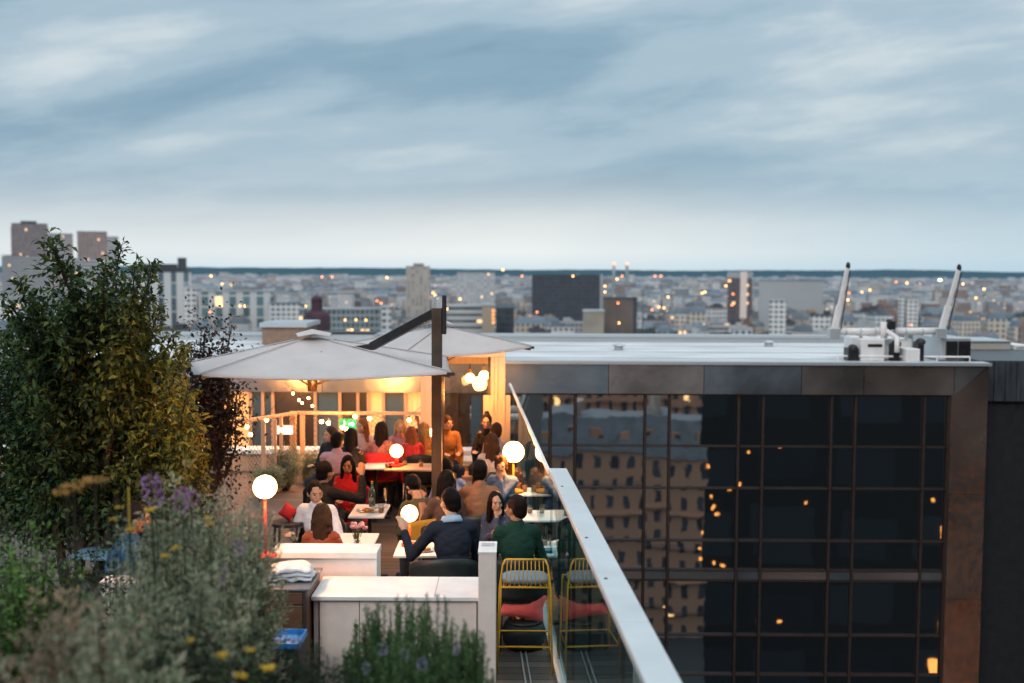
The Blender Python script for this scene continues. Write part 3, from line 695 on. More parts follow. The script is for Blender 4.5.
# pavilion window strip on the left part (behind the terrace): bays of curtains, blue panels, dark glass
M['curtain'] = mat('lit_curtain', (0.75, 0.5, 0.25), .8, var=.2, scale=2, stretch=(14, 1, .4), bump=.3, emit=(1, .44, .13), estr=.62)  # backlight painted in: the cloth itself glows, no lamp behind
M['teal_panel'] = mat('blue_grey_panel', (0.04, 0.10, 0.15), .5, var=.12, scale=3)
M['dark_glass'] = mat('dark_window', (0.02, 0.015, 0.012), .35, var=.3, bump=0, spec=.8)
zb0, zb1 = -.6, z_in - .003
bays = [(196, 250, 'curtain'), (251, 262, 'teal_panel'), (264, 271, 'teal_panel'), (275, 315, 'dark_glass'), (316, 339, 'teal_panel'), (341, 357, 'dark_glass'), (359, 368, 'dark_glass'),
        (369, 383, 'curtain'), (384, 405, 'teal_panel'), (406, 421, 'curtain'), (441, 470, 'dark_glass'), (471, 488, 'teal_panel')]
for (a, b, k) in bays:
    x0, x1 = FX(a), FX(b)
    mb = MB(); mb.box(x0, x1, D + .03, D + .1, zb0 + (1.0 if (k == 'curtain' and a > 400) else 0), zb1)
    child(mb, {'curtain': 'curtain_window', 'teal_panel': 'wall_panel', 'dark_glass': 'dark_window'}[k], M[k])
for a in (250.5, 263, 273, 315.5, 340, 358, 368.5, 383.5, 405.5):
    x0 = FX(a); mb = MB(); mb.box(x0 - .03, x0 + .03, D - .03, D + .11, zb0, zb1); child(mb, 'window_post', M['cream'])
mb = MB(); mb.box(xl, FX(489), D - .02, D + .12, -3, zb0 - .005); child(mb, 'base_wall', M['cream'])
mb = MB(); mb.box(xl, FX(196), D + .0, D + .12, zb0, zb1); child(mb, 'end_wall', M['cream'])
# neighbouring black building at the right edge
nb = empty('black_neighbour_building', (14, D, GZ), 'black building at the right edge beyond the steel frame', 'building')
def child2(mbx, name, m):
    o_ = mbx.build(name, m); o_.parent = nb; o_.matrix_parent_inverse = Matrix.Translation(-Vector((14, D, GZ)))
z1n = FZ(362.5, 1000); zmid = FZ(404, 1000)
mb = MB(); mb.box(xr_out + .05, 20, D + .5, 26, GZ, zmid); child2(mb, 'wall', M['black'])
ribm = mat('rib_panel', (0.075, 0.085, 0.10), .45, .4, var=.3, scale=2, stretch=(4, 1, 1))
mb = MB(); mb.box(xr_out + .05, 20, D + .42, 26, zmid + .004, z1n); child2(mb, 'fascia_panel', ribm)
mb = MB()
for k in range(40): mb.box(xr_out + .1 + k * .22, xr_out + .15 + k * .22, D + .36, D + .418, zmid + .01, z1n - .02)
child2(mb, 'fascia_ribs', ribm)

# ---- things on the roof
def roof_z(px): return z_top
# window cleaning crane
RY = 21.5
def RP(px, py, Y=RY): return W(px, py, Y=Y)
cr = empty('roof_crane', tuple(RP(886, 362)), 'white facade cleaning crane with two raised arms on the roof', 'crane')
ci = Matrix.Translation(-RP(886, 362))
def cc(mbx, name, m, parent=cr, **k):
    o_ = mbx.build(name, m, None, **k); o_.parent = parent; o_.matrix_parent_inverse = ci; return o_
M['crane'] = mat('crane_white', (0.8, 0.78, 0.77), .45, var=.1, scale=3, bump=.05)
zr0 = z_top
mb = MB(); mb.tube([RP(834, 331.5), RP(884, 331.5)], .07, 14); mb.tube([RP(893, 331.5), RP(939, 331)], .07, 14); cc(mb, 'beam', M['crane'], smooth=True)
for (a, b) in (((833, 336), (847.5, 268)), ((940, 335), (958.5, 270))):
    mb = MB(); q_ = RP(*a).lerp(RP(*b), .45); mb.bar(RP(*a), q_, .115, .10); mb.bar(q_, RP(*b), .075, .065); arm = cc(mb, 'arm', M['crane'], bevel=.01)
    mb = MB(); tp = RP(b[0] + .6, b[1] - 2); mb.ball(tp, (.045, .045, .08)); mb.bar(RP(b[0], b[1] + 1), RP(b[0] + 1, b[1] - 4), .06, .06)
    o_ = mb.build('arm_tip', M['black']); o_.parent = arm
mb = MB(); h0 = RP(856, 338); h1 = RP(880, 338); mb.box(h0.x, h1.x, RY - .3, RY + .8, zr0, h0.z); cc(mb, 'housing', M['crane'], bevel=.02)
mb = MB(); h0 = RP(883, 338); h1 = RP(914, 338); mb.box(h0.x, h1.x, RY + .1, RY + .9, zr0, h0.z - .02); cc(mb, 'housing', M['crane'], bevel=.02)
mb = MB(); h0 = RP(897, 347); h1 = RP(911, 347); mb.box(h0.x, h1.x, RY - .5, RY + .05, zr0, h0.z); cc(mb, 'control_box', M['crane'], bevel=.02)
mb = MB(); mb.tube([RP(885, 322, RY - .1), RP(886, 330, RY - .1), RP(897, 338, RY - .4), RP(897, 352, RY - .5)], .05, 8); mb.tube([RP(884, 322, RY - .1), RP(884, 338, RY - .1)], .07, 8); cc(mb, 'hoist', M['crane'], smooth=True)
mb = MB(); mb.ball(RP(889, 325, RY - .1), (.09, .09, .12)); mb.box(*[RP(886, 327).x, RP(892, 327).x], RY - .2, RY, RP(886, 329).z, RP(886, 321).z); cc(mb, 'motor', M['black'])
for (a, b, c_, d_) in ((843, 853, 347, 361), (888, 893, 343, 361), (912, 917, 341, 361)):
    mb = MB(); p0, p1 = RP(a, c_), RP(b, d_); mb.box(p0.x, p1.x, RY - .35, RY - .05, zr0, p0.z); mb.ball(((p0.x + p1.x) / 2, RY - .3, p0.z), (.1, .1, .08)); cc(mb, 'winch', M['dark_metal'])
mb = MB(); p0, p1 = RP(863, 343), RP(877, 346); mb.box(p0.x, p1.x, RY - .31, RY - .301, p1.z, p0.z); cc(mb, 'vent_slot', M['dark_metal'])
for px_ in (862, 908): mb = MB(); mb.bar(RP(px_, 331.5), (RP(px_, 345).x, RY + .2, RP(px_, 345).z), .06, .06); cc(mb, 'support', M['crane'])
for (a, b) in (((834, 330), (848, 270)), ((941, 330), (959, 272))):
    mb = MB(); p0, p1 = RP(*a), RP(*b); mb.tube([p0 + Vector((.12, -.05, 0)), p0.lerp(p1, .5) + Vector((.07, -.06, 0)), p1 + Vector((.03, -.05, 0))], .012, 5); cc(mb, 'hose', M['black'])
for px_ in (833.5, 939.5):
    mb = MB(); q_ = RP(px_, 333); mb.box(q_.x - .11, q_.x + .11, RY - .1, RY + .1, q_.z - .1, q_.z + .1); cc(mb, 'hinge_block', M['alu'], bevel=.015)
for px_ in (845, 860, 875, 905, 922):
    mb = MB(); q_ = RP(px_, 331.5); mb.lathe([(.082, -.012), (.082, .012)], 14); o_ = mb.build('clamp_ring', M['alu']); o_.rotation_euler = (0, R(90), 0); o_.location = q_ - cr.location; o_.parent = cr
# roof furniture: drains, vents, a cable duct, membrane joints
for i_, (x_, y_) in enumerate(((2.4, 24.2), (6.1, 25.6), (-1.2, 23.0))):
    e = empty('roof_vent', (x_, y_, z_top - .02), ['low round roof vent at the middle of the white roof', 'low round roof vent further back on the right of the white roof', 'low round roof vent at the left of the white roof'][i_], 'vent')
    mb = MB(); mb.lathe([(.10, 0), (.10, .09)], 14); mb.build('pipe', M['alu'], e, True); mb = MB(); mb.lathe([(.15, .09), (.15, .11), (.03, .15)], 14); mb.build('cowl', M['alu'], e, True)
# guard rail in front
gr = empty('roof_guard_rail', tuple(RP(900, 362, 21.2)), 'thin white guard rail along the roof edge before the crane', 'railing')
gi = Matrix.Translation(-RP(900, 362, 21.2))
mb = MB(); mb.tube([RP(838, 356, 21.2), RP(970, 357, 21.2)], .018, 8); o_ = mb.build('rail', M['white'], gr); o_.matrix_parent_inverse = gi
for px_ in (838, 871, 904, 937, 970):
    p = RP(px_, 356.3, 21.2); mb = MB(); mb.tube([(p.x, p.y, z_top), (p.x, p.y, p.z - .018)], .014, 8); o_ = mb.build('post', M['white'], gr); o_.matrix_parent_inverse = gi
# louvred plant cabinet and box beside
pc = empty('louvre_cabinet', tuple(RP(958, 362)), 'pale roof cabinet with dark louvre doors right of the crane', 'cabinet'); pi_ = Matrix.Translation(-RP(958, 362))
mb = MB(); p0, p1 = RP(941, 338), RP(971, 338); mb.box(p0.x, p1.x, RY, RY + 1.5, z_top, p0.z); o_ = mb.build('body', M['alu'], pc, bevel=.01); o_.matrix_parent_inverse = pi_
for (a, b) in ((946, 956.5), (958.5, 969.5)):
    mb = MB(); p0, p1 = RP(a, 341), RP(b, 360); mb.box(p0.x, p1.x, RY - .03, RY - .002, z_top + .02, p0.z)
    for k in range(9): zq = z_top + .03 + k * (p0.z - z_top - .05) / 9; mb.box(p0.x, p1.x, RY - .05, RY - .031, zq, zq + .02)
    o_ = mb.build('louvre_door', M['dark_metal'], pc); o_.matrix_parent_inverse = pi_
p0, p1 = W(971, 342, Y=24), W(1011, 342, Y=24)
e = empty('roof_shed', ((p0.x + p1.x) / 2, 24, z1n), 'plain beige box shed on the roof at the far right', 'shed'); w_ = (p1.x - p0.x) / 2
mb = MB(); mb.box(-w_, w_, 0, 1.4, 0, p0.z - z1n); mb.build('wall', mat('beige_sheet', (0.48, 0.44, 0.39), .6, var=.06, scale=3), e, bevel=.01)
mb = MB(); mb.box(-w_ - .02, w_ + .02, -.03, 1.43, p0.z - z1n, p0.z - z1n + .03); mb.build('roof', M['alu'], e)
p0, p1 = W(1014, 345, Y=24), W(1030, 345, Y=24); e = empty('roof_cabinet', ((p0.x + p1.x) / 2, 24, z1n), 'small white cabinet at the right edge beside the beige shed', 'cabinet'); w_ = (p1.x - p0.x) / 2
mb = MB(); mb.box(-w_, w_, 0, .8, 0, p0.z - z1n); mb.build('body', M['white'], e, bevel=.01); mb = MB(); mb.box(-w_ + .05, w_ - .1, -.02, -.002, .05, p0.z - z1n - .05); mb.build('door', M['teal_panel'], e)
# plant room on the left part of the roof
p0, p1 = W(262, 327, Y=25.2), W(304, 327, Y=25.2); e = empty('rooftop_plant_room', ((p0.x + p1.x) / 2, 25.2, z_top), 'small brown brick plant room on the roof behind the left parasol', 'shed'); w_ = (p1.x - p0.x) / 2
mb = MB(); mb.box(-w_, w_, 0, 1.6, 0, p0.z - z_top); mb.build('wall', mat('brown_brick', (0.30, 0.19, 0.14), .8, var=.2, scale=8), e)
mb = MB(); mb.box(-w_ - .05, w_ + .08, -.08, 1.7, p0.z - z_top, p0.z - z_top + .1); mb.build('roof', M['alu'], e)
p0, p1 = W(304, 333.5, Y=26), W(374, 333.5, Y=26); e = empty('duct_housing', ((p0.x + p1.x) / 2, 26, z_top), 'long low grey duct housing on the roof between the parasols', 'duct'); w_ = (p1.x - p0.x) / 2
mb = MB(); mb.box(-w_, w_, 0, .7, 0, p0.z - z_top); mb.build('body', M['alu'], e, bevel=.02)
mb = MB(); mb.box(-w_ - .03, w_ + .03, -.04, .74, p0.z - z_top, p0.z - z_top + .03); mb.build('lid', M['dark_metal'], e)

# ================================================================ BUILDINGS BEHIND THE CAMERA (mirrored in the dark glass)
M['stone'] = city_wall('limestone', [(0.42, 0.20, 0.12), (0.54, 0.28, 0.17)], wincol=(.03, .03, .035), fw=2.4, fh=3.0, ww=.38, wh=.62, lit=.02)
M['zinc_near'] = mat('zinc_roof', (0.12, 0.12, 0.13), .45, .3, var=.3, scale=.5)
def mansard(cx, y, w, h, label):
    e = empty('stone_apartment_building', (cx, y, GZ), label, 'building')
    mb = MB(); mb.box(-w/2, w/2, -12, 0, 0, h); mb.build('wall', M['stone'], e)
    for k in range(1, 6): mb = MB(); mb.box(-w/2 - .2, w/2 + .2, .003, .45, k * h / 6 - .15, k * h / 6 + .15); mb.build('cornice', M['stone'], e)
    mb = MB(); rot_box(mb, 0, -6, 0, -w/2 - .3, w/2 + .3, -6.3, 6.3, h, h + 4.5, 2.2); rf = mb.build('roof', M['zinc_near'], e)
    for k in range(int(w // 4)):
        x = -w/2 + 2 + k * 4; mb = MB(); mb.box(x - .7, x + .7, -2.2, -.6, h + .6, h + 2.8); mb.build('dormer', M['stone'], rf)
        if k % 3 == 1: mb = MB(); mb.box(x + 1.2, x + 2.2, -9, -4, h + 3, h + 7); mb.build('chimney', M['chim'], rf)
GZ = -50.0
mansard(13, -112, 46, 27.5, 'limestone apartment building mirrored in the left half of the glass facade')
mansard(-36, -118, 40, 26, 'limestone apartment building behind the viewpoint, left of the mirrored one')
mansard(16, -175, 90, 32, 'limestone apartment building one street further back behind the viewpoint')
GZ = NZ
e = empty('dark_tower_building', (26, -14, GZ), 'dark tower behind the viewpoint mirrored black in the glass facade', 'building')
mb = MB(); mb.add([(-16.1, 0, 0), (30, 0, 0), (30, -14, 0), (-13.4, -14, 0), (-16.1, 0, 60), (30, 0, 60), (30, -14, 60), (-13.4, -14, 60)], [(0, 1, 2, 3), (7, 6, 5, 4), (4, 5, 1, 0), (5, 6, 2, 1), (6, 7, 3, 2), (7, 4, 0, 3)]); mb.build('wall', city_wall('tower_wall', [(0.008, 0.008, 0.009), (.016, .013, .012)], wincol=(.010, .012, .014), fw=4.2, fh=3.6, ww=.7, wh=.6, lit=.0), e)
r6 = random.Random(11)
for k in range(40):
    x, z_ = ((r6.gauss(-15.6, .5), r6.uniform(20, 26)) if k < 12 else (r6.uniform(-4.2, -1.6), r6.uniform(2, 22)) if k < 30 else (r6.uniform(-15, -4), r6.uniform(14, 34))); mb = MB(); ww_, hh_ = (.12, .15) if k < 12 or k >= 30 else (r6.uniform(.3, 1.0), r6.uniform(.4, 1.4)); mb.box(x, x + ww_, .003, .06, z_, z_ + hh_); mb.build('added_glow_patch', M['glint'], e)  # glowing patches added so the facade mirrors amber glints
# ================================================================ TERRACE
def GX(y): return 0.84 - 0.0481 * (y - 9.2) - .0481*9.2*0 - 0.4425  # glass line: see below
# glass plane passes px 558.7 at depth 9.2 and runs to the vanishing point at px 460
def gx(y): return 0.84 - 0.0481 * y
tb = empty('terrace_building', (-4, 8, GZ), 'white edged building under the dining terrace', 'building')
ti = Matrix.Translation(-Vector((-4, 8, GZ)))
def tc_(mbx, name, m, **k):
    o_ = mbx.build(name, m, None, **k); o_.parent = tb; o_.matrix_parent_inverse = ti; return o_
mb = MB(); mb.add([(-11, -3, GZ + .03), (gx(-3) + .1, -3, GZ + .03), (gx(18.6) + .1, 18.6, GZ + .03), (-11, 18.6, GZ + .03), (-11, -3, -.12), (gx(-3) + .1, -3, -.12), (gx(18.6) + .1, 18.6, -.12), (-11, 18.6, -.12)],
       [(3, 2, 1, 0), (4, 5, 6, 7), (0, 1, 5, 4), (1, 2, 6, 5), (2, 3, 7, 6), (3, 0, 4, 7)]); tc_(mb, 'wall', mat('own_wall', (0.16, 0.15, 0.15), .6, var=.15, scale=.6))
mb = MB(); mb.add([(-11, -3, -.116), (gx(-3) + .06, -3, -.116), (gx(18.6) + .06, 18.6, -.116), (-11, 18.6, -.116), (-11, -3, 0), (gx(-3) + .06, -3, 0), (gx(18.6) + .06, 18.6, 0), (-11, 18.6, 0)],
       [(3, 2, 1, 0), (4, 5, 6, 7), (0, 1, 5, 4), (1, 2, 6, 5), (2, 3, 7, 6), (3, 0, 4, 7)])
o_ = mb.build('terrace_floor', M['deck'], kind='structure')

# balustrade
RAILH = 1.51
bl = empty('glass_balustrade', (gx(9), 9, 0), 'long glass balustrade with wide grey handrail along the right terrace edge', 'balustrade')
bi = Matrix.Translation(-Vector((gx(9), 9, 0)))
def bc(mbx, name, m, parent=bl, **k):
    o_ = mbx.build(name, m, None, **k); o_.parent = parent; o_.matrix_parent_inverse = bi; return o_
YE = 10.07
seams = [4.2, 5.6, 7.05, 8.4, 9.25, YE, 11.6, 13.2, 14.8, 16.4, 18.2]
for i in range(len(seams) - 1):
    y0, y1 = seams[i] + .006, seams[i + 1] - .006
    zt = RAILH - (.005 if y1 < YE + .1 else .02)
    mb = MB(); mb.add([(gx(y0), y0, .03), (gx(y1), y1, .03), (gx(y1), y1, zt), (gx(y0), y0, zt)], [(3, 2, 1, 0)])
    bc(mb, 'glass_pane', M['rail_glass'])
for y in seams[1:6]:
    mb = MB(); mb.box(gx(y) + .012, gx(y) + .035, y - .022, y + .022, .0, RAILH - .01); bc(mb, 'post', M['dark_metal'])
for y in seams[6:]:
    mb = MB(); mb.box(gx(y) + .004, gx(y) + .012, y - .006, y + .006, .03, RAILH - .02); bc(mb, 'post', M['dark_metal'])
def skew(y0, y1, a, b, z0, z1):
    return MB().add([(gx(y0) + a, y0, z0), (gx(y0) + b, y0, z0), (gx(y1) + b, y1, z0), (gx(y1) + a, y1, z0), (gx(y0) + a, y0, z1), (gx(y0) + b, y0, z1), (gx(y1) + b, y1, z1), (gx(y1) + a, y1, z1)],
       [(3, 2, 1, 0), (4, 5, 6, 7), (0, 1, 5, 4), (1, 2, 6, 5), (2, 3, 7, 6), (3, 0, 4, 7)])
for (a, b) in ((2.5, 5.6), (5.606, 8.4), (8.406, YE)):
    bc(skew(a, b, -.005, .165, RAILH, RAILH + .05), 'handrail', mat('handrail_coat', (0.60, 0.64, 0.66), .5, .1, var=.07, scale=2.5, bump=.08), bevel=.008)
for y_ in (3.4, 4.6, 6.4, 7.4, 9.2):
    mb = MB(); mb.lathe([(.012, 0), (.012, .003), (.006, .005)], 10, (gx(y_) + .04, y_, RAILH + .05)); bc(mb, 'fixing_screw', M['dark_metal'])
bc(skew(YE + .01, 18.2, -.012, .02, RAILH - .018, RAILH + .012), 'glass_edge_rail', M['white'])
bc(skew(2.5, 18.2, -.03, .05, 0.0, .03), 'floor_channel', M['alu'])
bc(skew(2.5, 18.2, -.03, .012, -0.001 + .003, .0295), 'channel_trim', M['alu']) if False else None
mb = skew(4.5, 9.9, -.30, -.285, .003, .012); o_ = mb.build('floor_drain', M['alu']); tag(o_, 'thin bright metal drain strip in the deck beside the glass', 'drain')
mb = skew(4.5, 9.9, -.255, -.243, .003, .012); o_ = mb.build('floor_drain', M['alu']); tag(o_, 'second thin metal strip in the deck, nearer the glass', 'drain')

# mesh railing at the far left end and parapet behind
Yr = 17.45
mr = empty('mesh_railing', (W(300, 480, Y=Yr).x, Yr, 0), 'warm lit mesh railing with pinkish top rail across the terrace end', 'railing'); mi = Matrix.Translation(-Vector((W(300, 480, Y=Yr).x, Yr, 0)))
def mc(mbx, name, m, **k):
    o_ = mbx.build(name, m, None, **k); o_.parent = mr; o_.matrix_parent_inverse = mi; return o_
xa, xb_, xc = W(258, 440, Y=16.0).x, W(297, 440, Y=Yr).x, W(425, 440, Y=Yr).x
ya = 16.0; zt = 1.1
def bar(a, b, w, name, m): mb = MB(); mb.bar(a, b, w); mc(mb, name, m)
bar((xb_, Yr, zt), (xc, Yr, zt), .05, 'top_rail', M['cream']); bar((xa - .6, ya, zt), (xb_, Yr, zt), .05, 'top_rail', M['cream'])
for (x, y, w) in ((xb_ - .06, Yr, .1), (xb_ + .09, Yr, .07), (xa, ya + .35, .06), ((xa + xb_) / 2, (ya + Yr) / 2 + .2, .05), (xa + .15, ya + .5, .04), (xc - .9, Yr, .05), (xc, Yr, .07)):
    mb = MB(); mb.box(x - w/2, x + w/2, y - w/2, y + w/2, 0, zt + .02); mc(mb, 'post', M['cream'])
def meshpanel(p0, p1):
    mb = MB(); d = Vector(p1) - Vector(p0); Ln = d.length; u = d.normalized(); s = .085
    n = int((Ln + zt) / s)
    for k in range(n):
        for sg in (1, -1):
            s0 = k * s - (zt if sg > 0 else 0); a0 = max(0, s0 if sg > 0 else k * s - zt); 
            if sg > 0: za = max(0, -s0); xs = max(0, s0); ze = min(zt, za + Ln - xs); a = (xs, za); b = (xs + ze - za, ze)
            else: xs = max(0, k * s - zt); za = min(zt, k * s); b_len = min(za, Ln - xs); a = (xs, za); b = (xs + b_len, za - b_len)
            if b[0] - a[0] < .02: continue
            off = Vector((0, .006 * sg, 0))
            mb.bar(Vector(p0) + u * a[0] + Vector((0, 0, a[1])) + off, Vector(p0) + u * b[0] + Vector((0, 0, b[1])) + off, .0045)
    mc(mb, 'mesh_panel', M['bronze'])
meshpanel((xb_, Yr, 0), (xc, Yr, 0)); meshpanel((xa - .2, ya + .2, 0), (xb_, Yr, 0))
pw = empty('end_parapet', (-2, 18.2, 0), 'low cream parapet with white coping at the end of the terrace', 'wall')
mb = MB(); mb.box(-9, gx(18.2) - .05, 18.2 - 18.2, .3, 0, .30); o_ = mb.build('wall', M['cream'], None); o_.parent = pw; o_.location = (2, 0, 0)
mb = MB(); mb.box(-9, gx(18.2) - .05, -.05, .36, .30, .37); o_ = mb.build('coping', M['white'], None); o_.parent = pw; o_.location = (2, 0, 0)
# fix: shift so that parapet ends before the glass
for o_ in pw.children: o_.location = (2.0, 0, 0)
# panels of banquette in front of it
bq = empty('banquette_bench', (W(470, 462, Y=17.0).x, 17.0, 0), 'white topped built-in bench under the glazed screen', 'bench'); x0 = W(446, 462, Y=17).x - bq.location.x; x1 = W(492, 462, Y=17).x - bq.location.x
mb = MB(); mb.box(x0, x1, 0, .5, 0, .33); mb.build('base', M['cream'], bq); mb = MB(); mb.box(x0 - .02, x1 + .02, -.03, .52, .33, .40); mb.build('seat', M['white'], bq)
bq2 = empty('banquette_bench', (W(470, 470, Y=15.6).x, 15.6, 0), 'low pale bench with orange lit front left of the globe lamp', 'bench')
mb = MB(); mb.box(-.1, .75, 0, .4, 0, .36); mb.build('base', M['white_wall'], bq2); mb = MB(); mb.box(-.12, .77, -.02, .42, .36, .42); mb.build('seat', M['cream'], bq2)

# glazed screen / vestibule
YV = 16.6
def VX(px, py=400): return W(px, py, Y=YV).x
def VZ(py): return W(465, py, Y=YV).z
vs = empty('glazed_screen', (VX(465), YV, 0), 'cream framed glazed screen behind the parasol mast', 'screen'); vi = Matrix.Translation(-Vector((VX(465), YV, 0)))
def vc(mbx, name, m, **k):
    o_ = mbx.build(name, m, None, **k); o_.parent = vs; o_.matrix_parent_inverse = vi; return o_
zt = VZ(350)
mb = MB(); mb.box(VX(421), VX(505), YV - .05, YV + .12, zt - .1, zt); vc(mb, 'top_beam', M['screen'])
mb = MB(); mb.box(VX(421), VX(431.5), YV - .04, YV + .1, 0, zt - .103); vc(mb, 'post', M['screen'])
mb = MB(); mb.box(VX(441), VX(444), YV, YV + .06, 0, zt - .103); vc(mb, 'door_frame', M['dark_metal'])
mb = MB(); mb.box(VX(488), VX(490), YV, YV + .06, .4, zt - .103); vc(mb, 'door_frame', M['dark_metal'])
for (a, b) in ((491, 494), (494.6, 497.6), (498.2, 505)):
    mb = MB(); mb.box(VX(a), VX(b), YV - .04, YV + .08, 0, zt - .103); vc(mb, 'post', M['screen'])
mb = MB(); x0, x1 = VX(444) + .005, VX(488) - .005; mb.add([(x0, YV + .03, .42), (x1, YV + .03, .42), (x1, YV + .03, zt - .12), (x0, YV + .03, zt - .12)], [(0, 1, 2, 3)]); vc(mb, 'glass_pane', M['door_glass'])
mb = MB(); mb.box(VX(441), VX(505), YV + .13, YV + .22, zt - .22, zt - .12); vc(mb, 'rear_beam', M['screen'])
# cream boarded side wall running along the glass edge
sw = empty('boarded_wall', (gx(17) - .12, 16.6, 0), 'cream vertical boarded wall stepping down at the right edge of the terrace', 'wall')
for k in range(10):
    y0 = .12 * k; h = 1.75 if k < 3 else 1.46
    mb = MB(); xx = -.0481 * y0; mb.box(xx - .03, xx, y0 + .002, y0 + .118, 0, h); mb.build('board', M['screen'], sw)
mb = MB(); mb.box(-.34, .075, -.02, .01, 0, 1.50); mb.build('front_panel', M['screen'], sw)
M['stucco'] = M['screen']

# white counter, upper planter, post
yf, yb = 8.14, 8.68
cx0, cx1 = W(311, 597, Y=yf).x, W(479, 597, Y=yf).x
ct = empty('white_counter', ((cx0 + cx1) / 2, yf, 0), 'white service counter with pale top and a small round hole in front', 'counter'); w_ = (cx1 - cx0) / 2; hc = W(400, 597, Y=yf).z
mb = MB(); mb.box(-w_ + .06, w_ - .02, .03, .54, 0, hc - .035); mb.build('cabinet', M['white_wall'], ct, bevel=.004)
mb = MB(); mb.box(-w_ + .012, -w_ + .045, .05, .5, 0, hc - .035); mb.build('side_panel', M['white_wall'], ct)
mb = MB(); mb.box(-w_, w_, 0, .56, hc - .032, hc); mb.build('top', M['white'], ct, bevel=.004)
for q_, x_ in enumerate((-.28, .22)):
    mb = MB(); mb.box(x_, x_ + .004, .026, .029, .02, hc - .036); mb.build('panel_joint', M['dark_metal'], ct)
mb = MB(); mb.box(.30, .303, .001, .555, hc + .0, hc + .0015); mb.build('top_joint', M['dark_metal'], ct)
hp = W(356, 626, Y=yf + .03); mb = MB(); mb.lathe([(.017, 0), (.017, .008)], 16); seam = MB(); seam.box(-.002, .002, .0, .0285, .0, .01)
hole = mb.build('cable_hole', M['black'], ct); hole.rotation_euler = (R(90), 0, 0); hole.location = (hp.x - ct.location.x, .03, hp.z)
ux0, ux1 = W(270, 553, Y=8.72).x, W(377, 553, Y=8.72).x; hu = W(330, 552.5, Y=8.72).z
up = empty('white_planter_wall', ((ux0 + ux1) / 2, 8.72, 0), 'taller white wall with pale coping behind the counter', 'wall'); w_ = (ux1 - ux0) / 2
mb = MB(); mb.box(-w_ + .02, w_ - .025, .02, .28, 0, hu - .055); mb.build('panel', M['white_wall'], up); mb = MB(); mb.box(w_ - .024, w_ - .005, .012, .29, 0, hu - .055); mb.build('edge_trim', M['white'], up)
mb = MB(); mb.box(-w_, w_, 0, .30, hu - .052, hu); mb.build('coping', M['white'], up, bevel=.004)
px0_, px1_ = W(478.5, 552, Y=8.1).x, W(496, 552, Y=8.1).x; hpst = W(487, 552, Y=8.1).z
pp = empty('white_pier', ((px0_ + px1_) / 2, 8.1, 0), 'narrow white pier at the right end of the counter', 'pier'); w_ = (px1_ - px0_) / 2
mb = MB(); mb.box(-w_, w_, 0, .32, 0, hpst - .012); mb.build('shaft', M['white_wall'], pp, bevel=.004)
mb = MB(); mb.box(-w_ - .004, w_ + .004, -.004, .325, hpst - .012, hpst); mb.build('cap', M['white'], pp)
mb = MB(); mb.box(-w_ + .015, w_ - .015, .17, .26, hpst, hpst + .006); mb.build('inset_plate', M['alu'], pp)

# service cabinet (dark brown) with folded cloths, crate, red pole
bx0_, bx1_ = W(238, 590, Y=8.0).x, W(309, 590, Y=8.0).x; hb = W(270, 589, Y=8.0).z
sc_ = empty('brown_service_cabinet', ((bx0_ + bx1_) / 2, 8.0, 0), 'dark brown wooden service cabinet with grey top left of the white counter', 'cabinet'); w_ = (bx1_ - bx0_) / 2
mb = MB(); mb.box(-w_ + .02, w_ - .02, .02, .56, 0, hb - .02); mb.build('body', M['brown_wood'], sc_)
mb = MB(); mb.box(-w_, w_, 0, .6, hb - .018, hb); mb.build('top', mat('grey_top', (0.13, 0.15, 0.17), .35, var=.15), sc_, bevel=.004)
mb = MB(); mb.box(-w_ + .04, w_ - .05, .0, .018, .1, hb - .13); d_ = mb.build('door', M['brown_wood'], sc_, bevel=.004)
mb = MB(); mb.box(-w_ + .04, w_ - .05, .004, .018, hb - .12, hb - .03); mb.build('drawer', M['brown_wood'], sc_, bevel=.004)
mb = MB(); mb.box(w_ - .045, w_ - .021, .0, .018, 0, hb - .02); mb.build('edge_strip', M['bronze'], sc_)
mb = MB(); mb.bar((-w_ + .06, -.012, hb - .17), (-w_ + .16, -.012, hb - .17), .012); mb.bar((-w_ + .06, -.012, hb - .22), (-w_ + .16, -.012, hb - .22), .012); mb.build('handle', M['cream'], d_)
mb = MB(); mb.box(-w_ + .2, w_ - .25, .06, .12, hb + .001, hb + .006); mb.build('label_plate', M['plate'], sc_)
# cloths
cl_ = empty('folded_cloths', (W(290, 571, Y=8.25).x, 8.3, hb), 'crumpled white cloths on the service cabinet', 'cloth')
for q in range(3):
    mb = MB(); nx, ny = 22, 12; vs_ = []; fs_ = []
    for j in range(ny + 1):
        for i in range(nx + 1):
            x = (i / nx - .5) * (.36 - q * .03); y = (j / ny - .5) * .28; e_ = min(1, 6 * min(i / nx, 1 - i / nx, j / ny, 1 - j / ny) + .2)
            vs_.append((x, y, .012 + q * .03 + e_ * .03 + .022 * noise.noise(Vector((x * 14, y * 14, q * 3.1)))))
    for j in range(ny):
        for i in range(nx): a = j * (nx + 1) + i; fs_.append((a, a + 1, a + nx + 2, a + nx + 1))
    mb.add(vs_, fs_); o_ = mb.build('cloth', M['linen'], cl_, True, solid=.012); o_.rotation_euler = (0, 0, .1 * q)
rp_ = W(268, 636, Y=7.7); mb = MB(); tp_ = W(266.5, 560, Y=7.9); e = empty('red_pole', (rp_.x, rp_.y, 0), 'thin red pole leaning against the brown cabinet', 'pole')
mb.tube([(0, 0, 0), (tp_.x - rp_.x, tp_.y - rp_.y, tp_.z)], .012, 8); mb.build('shaft', M['red_metal'], e); mb = MB(); mb.ball((tp_.x - rp_.x, tp_.y - rp_.y, tp_.z), .018); mb.build('knob', M['red_metal'], e)
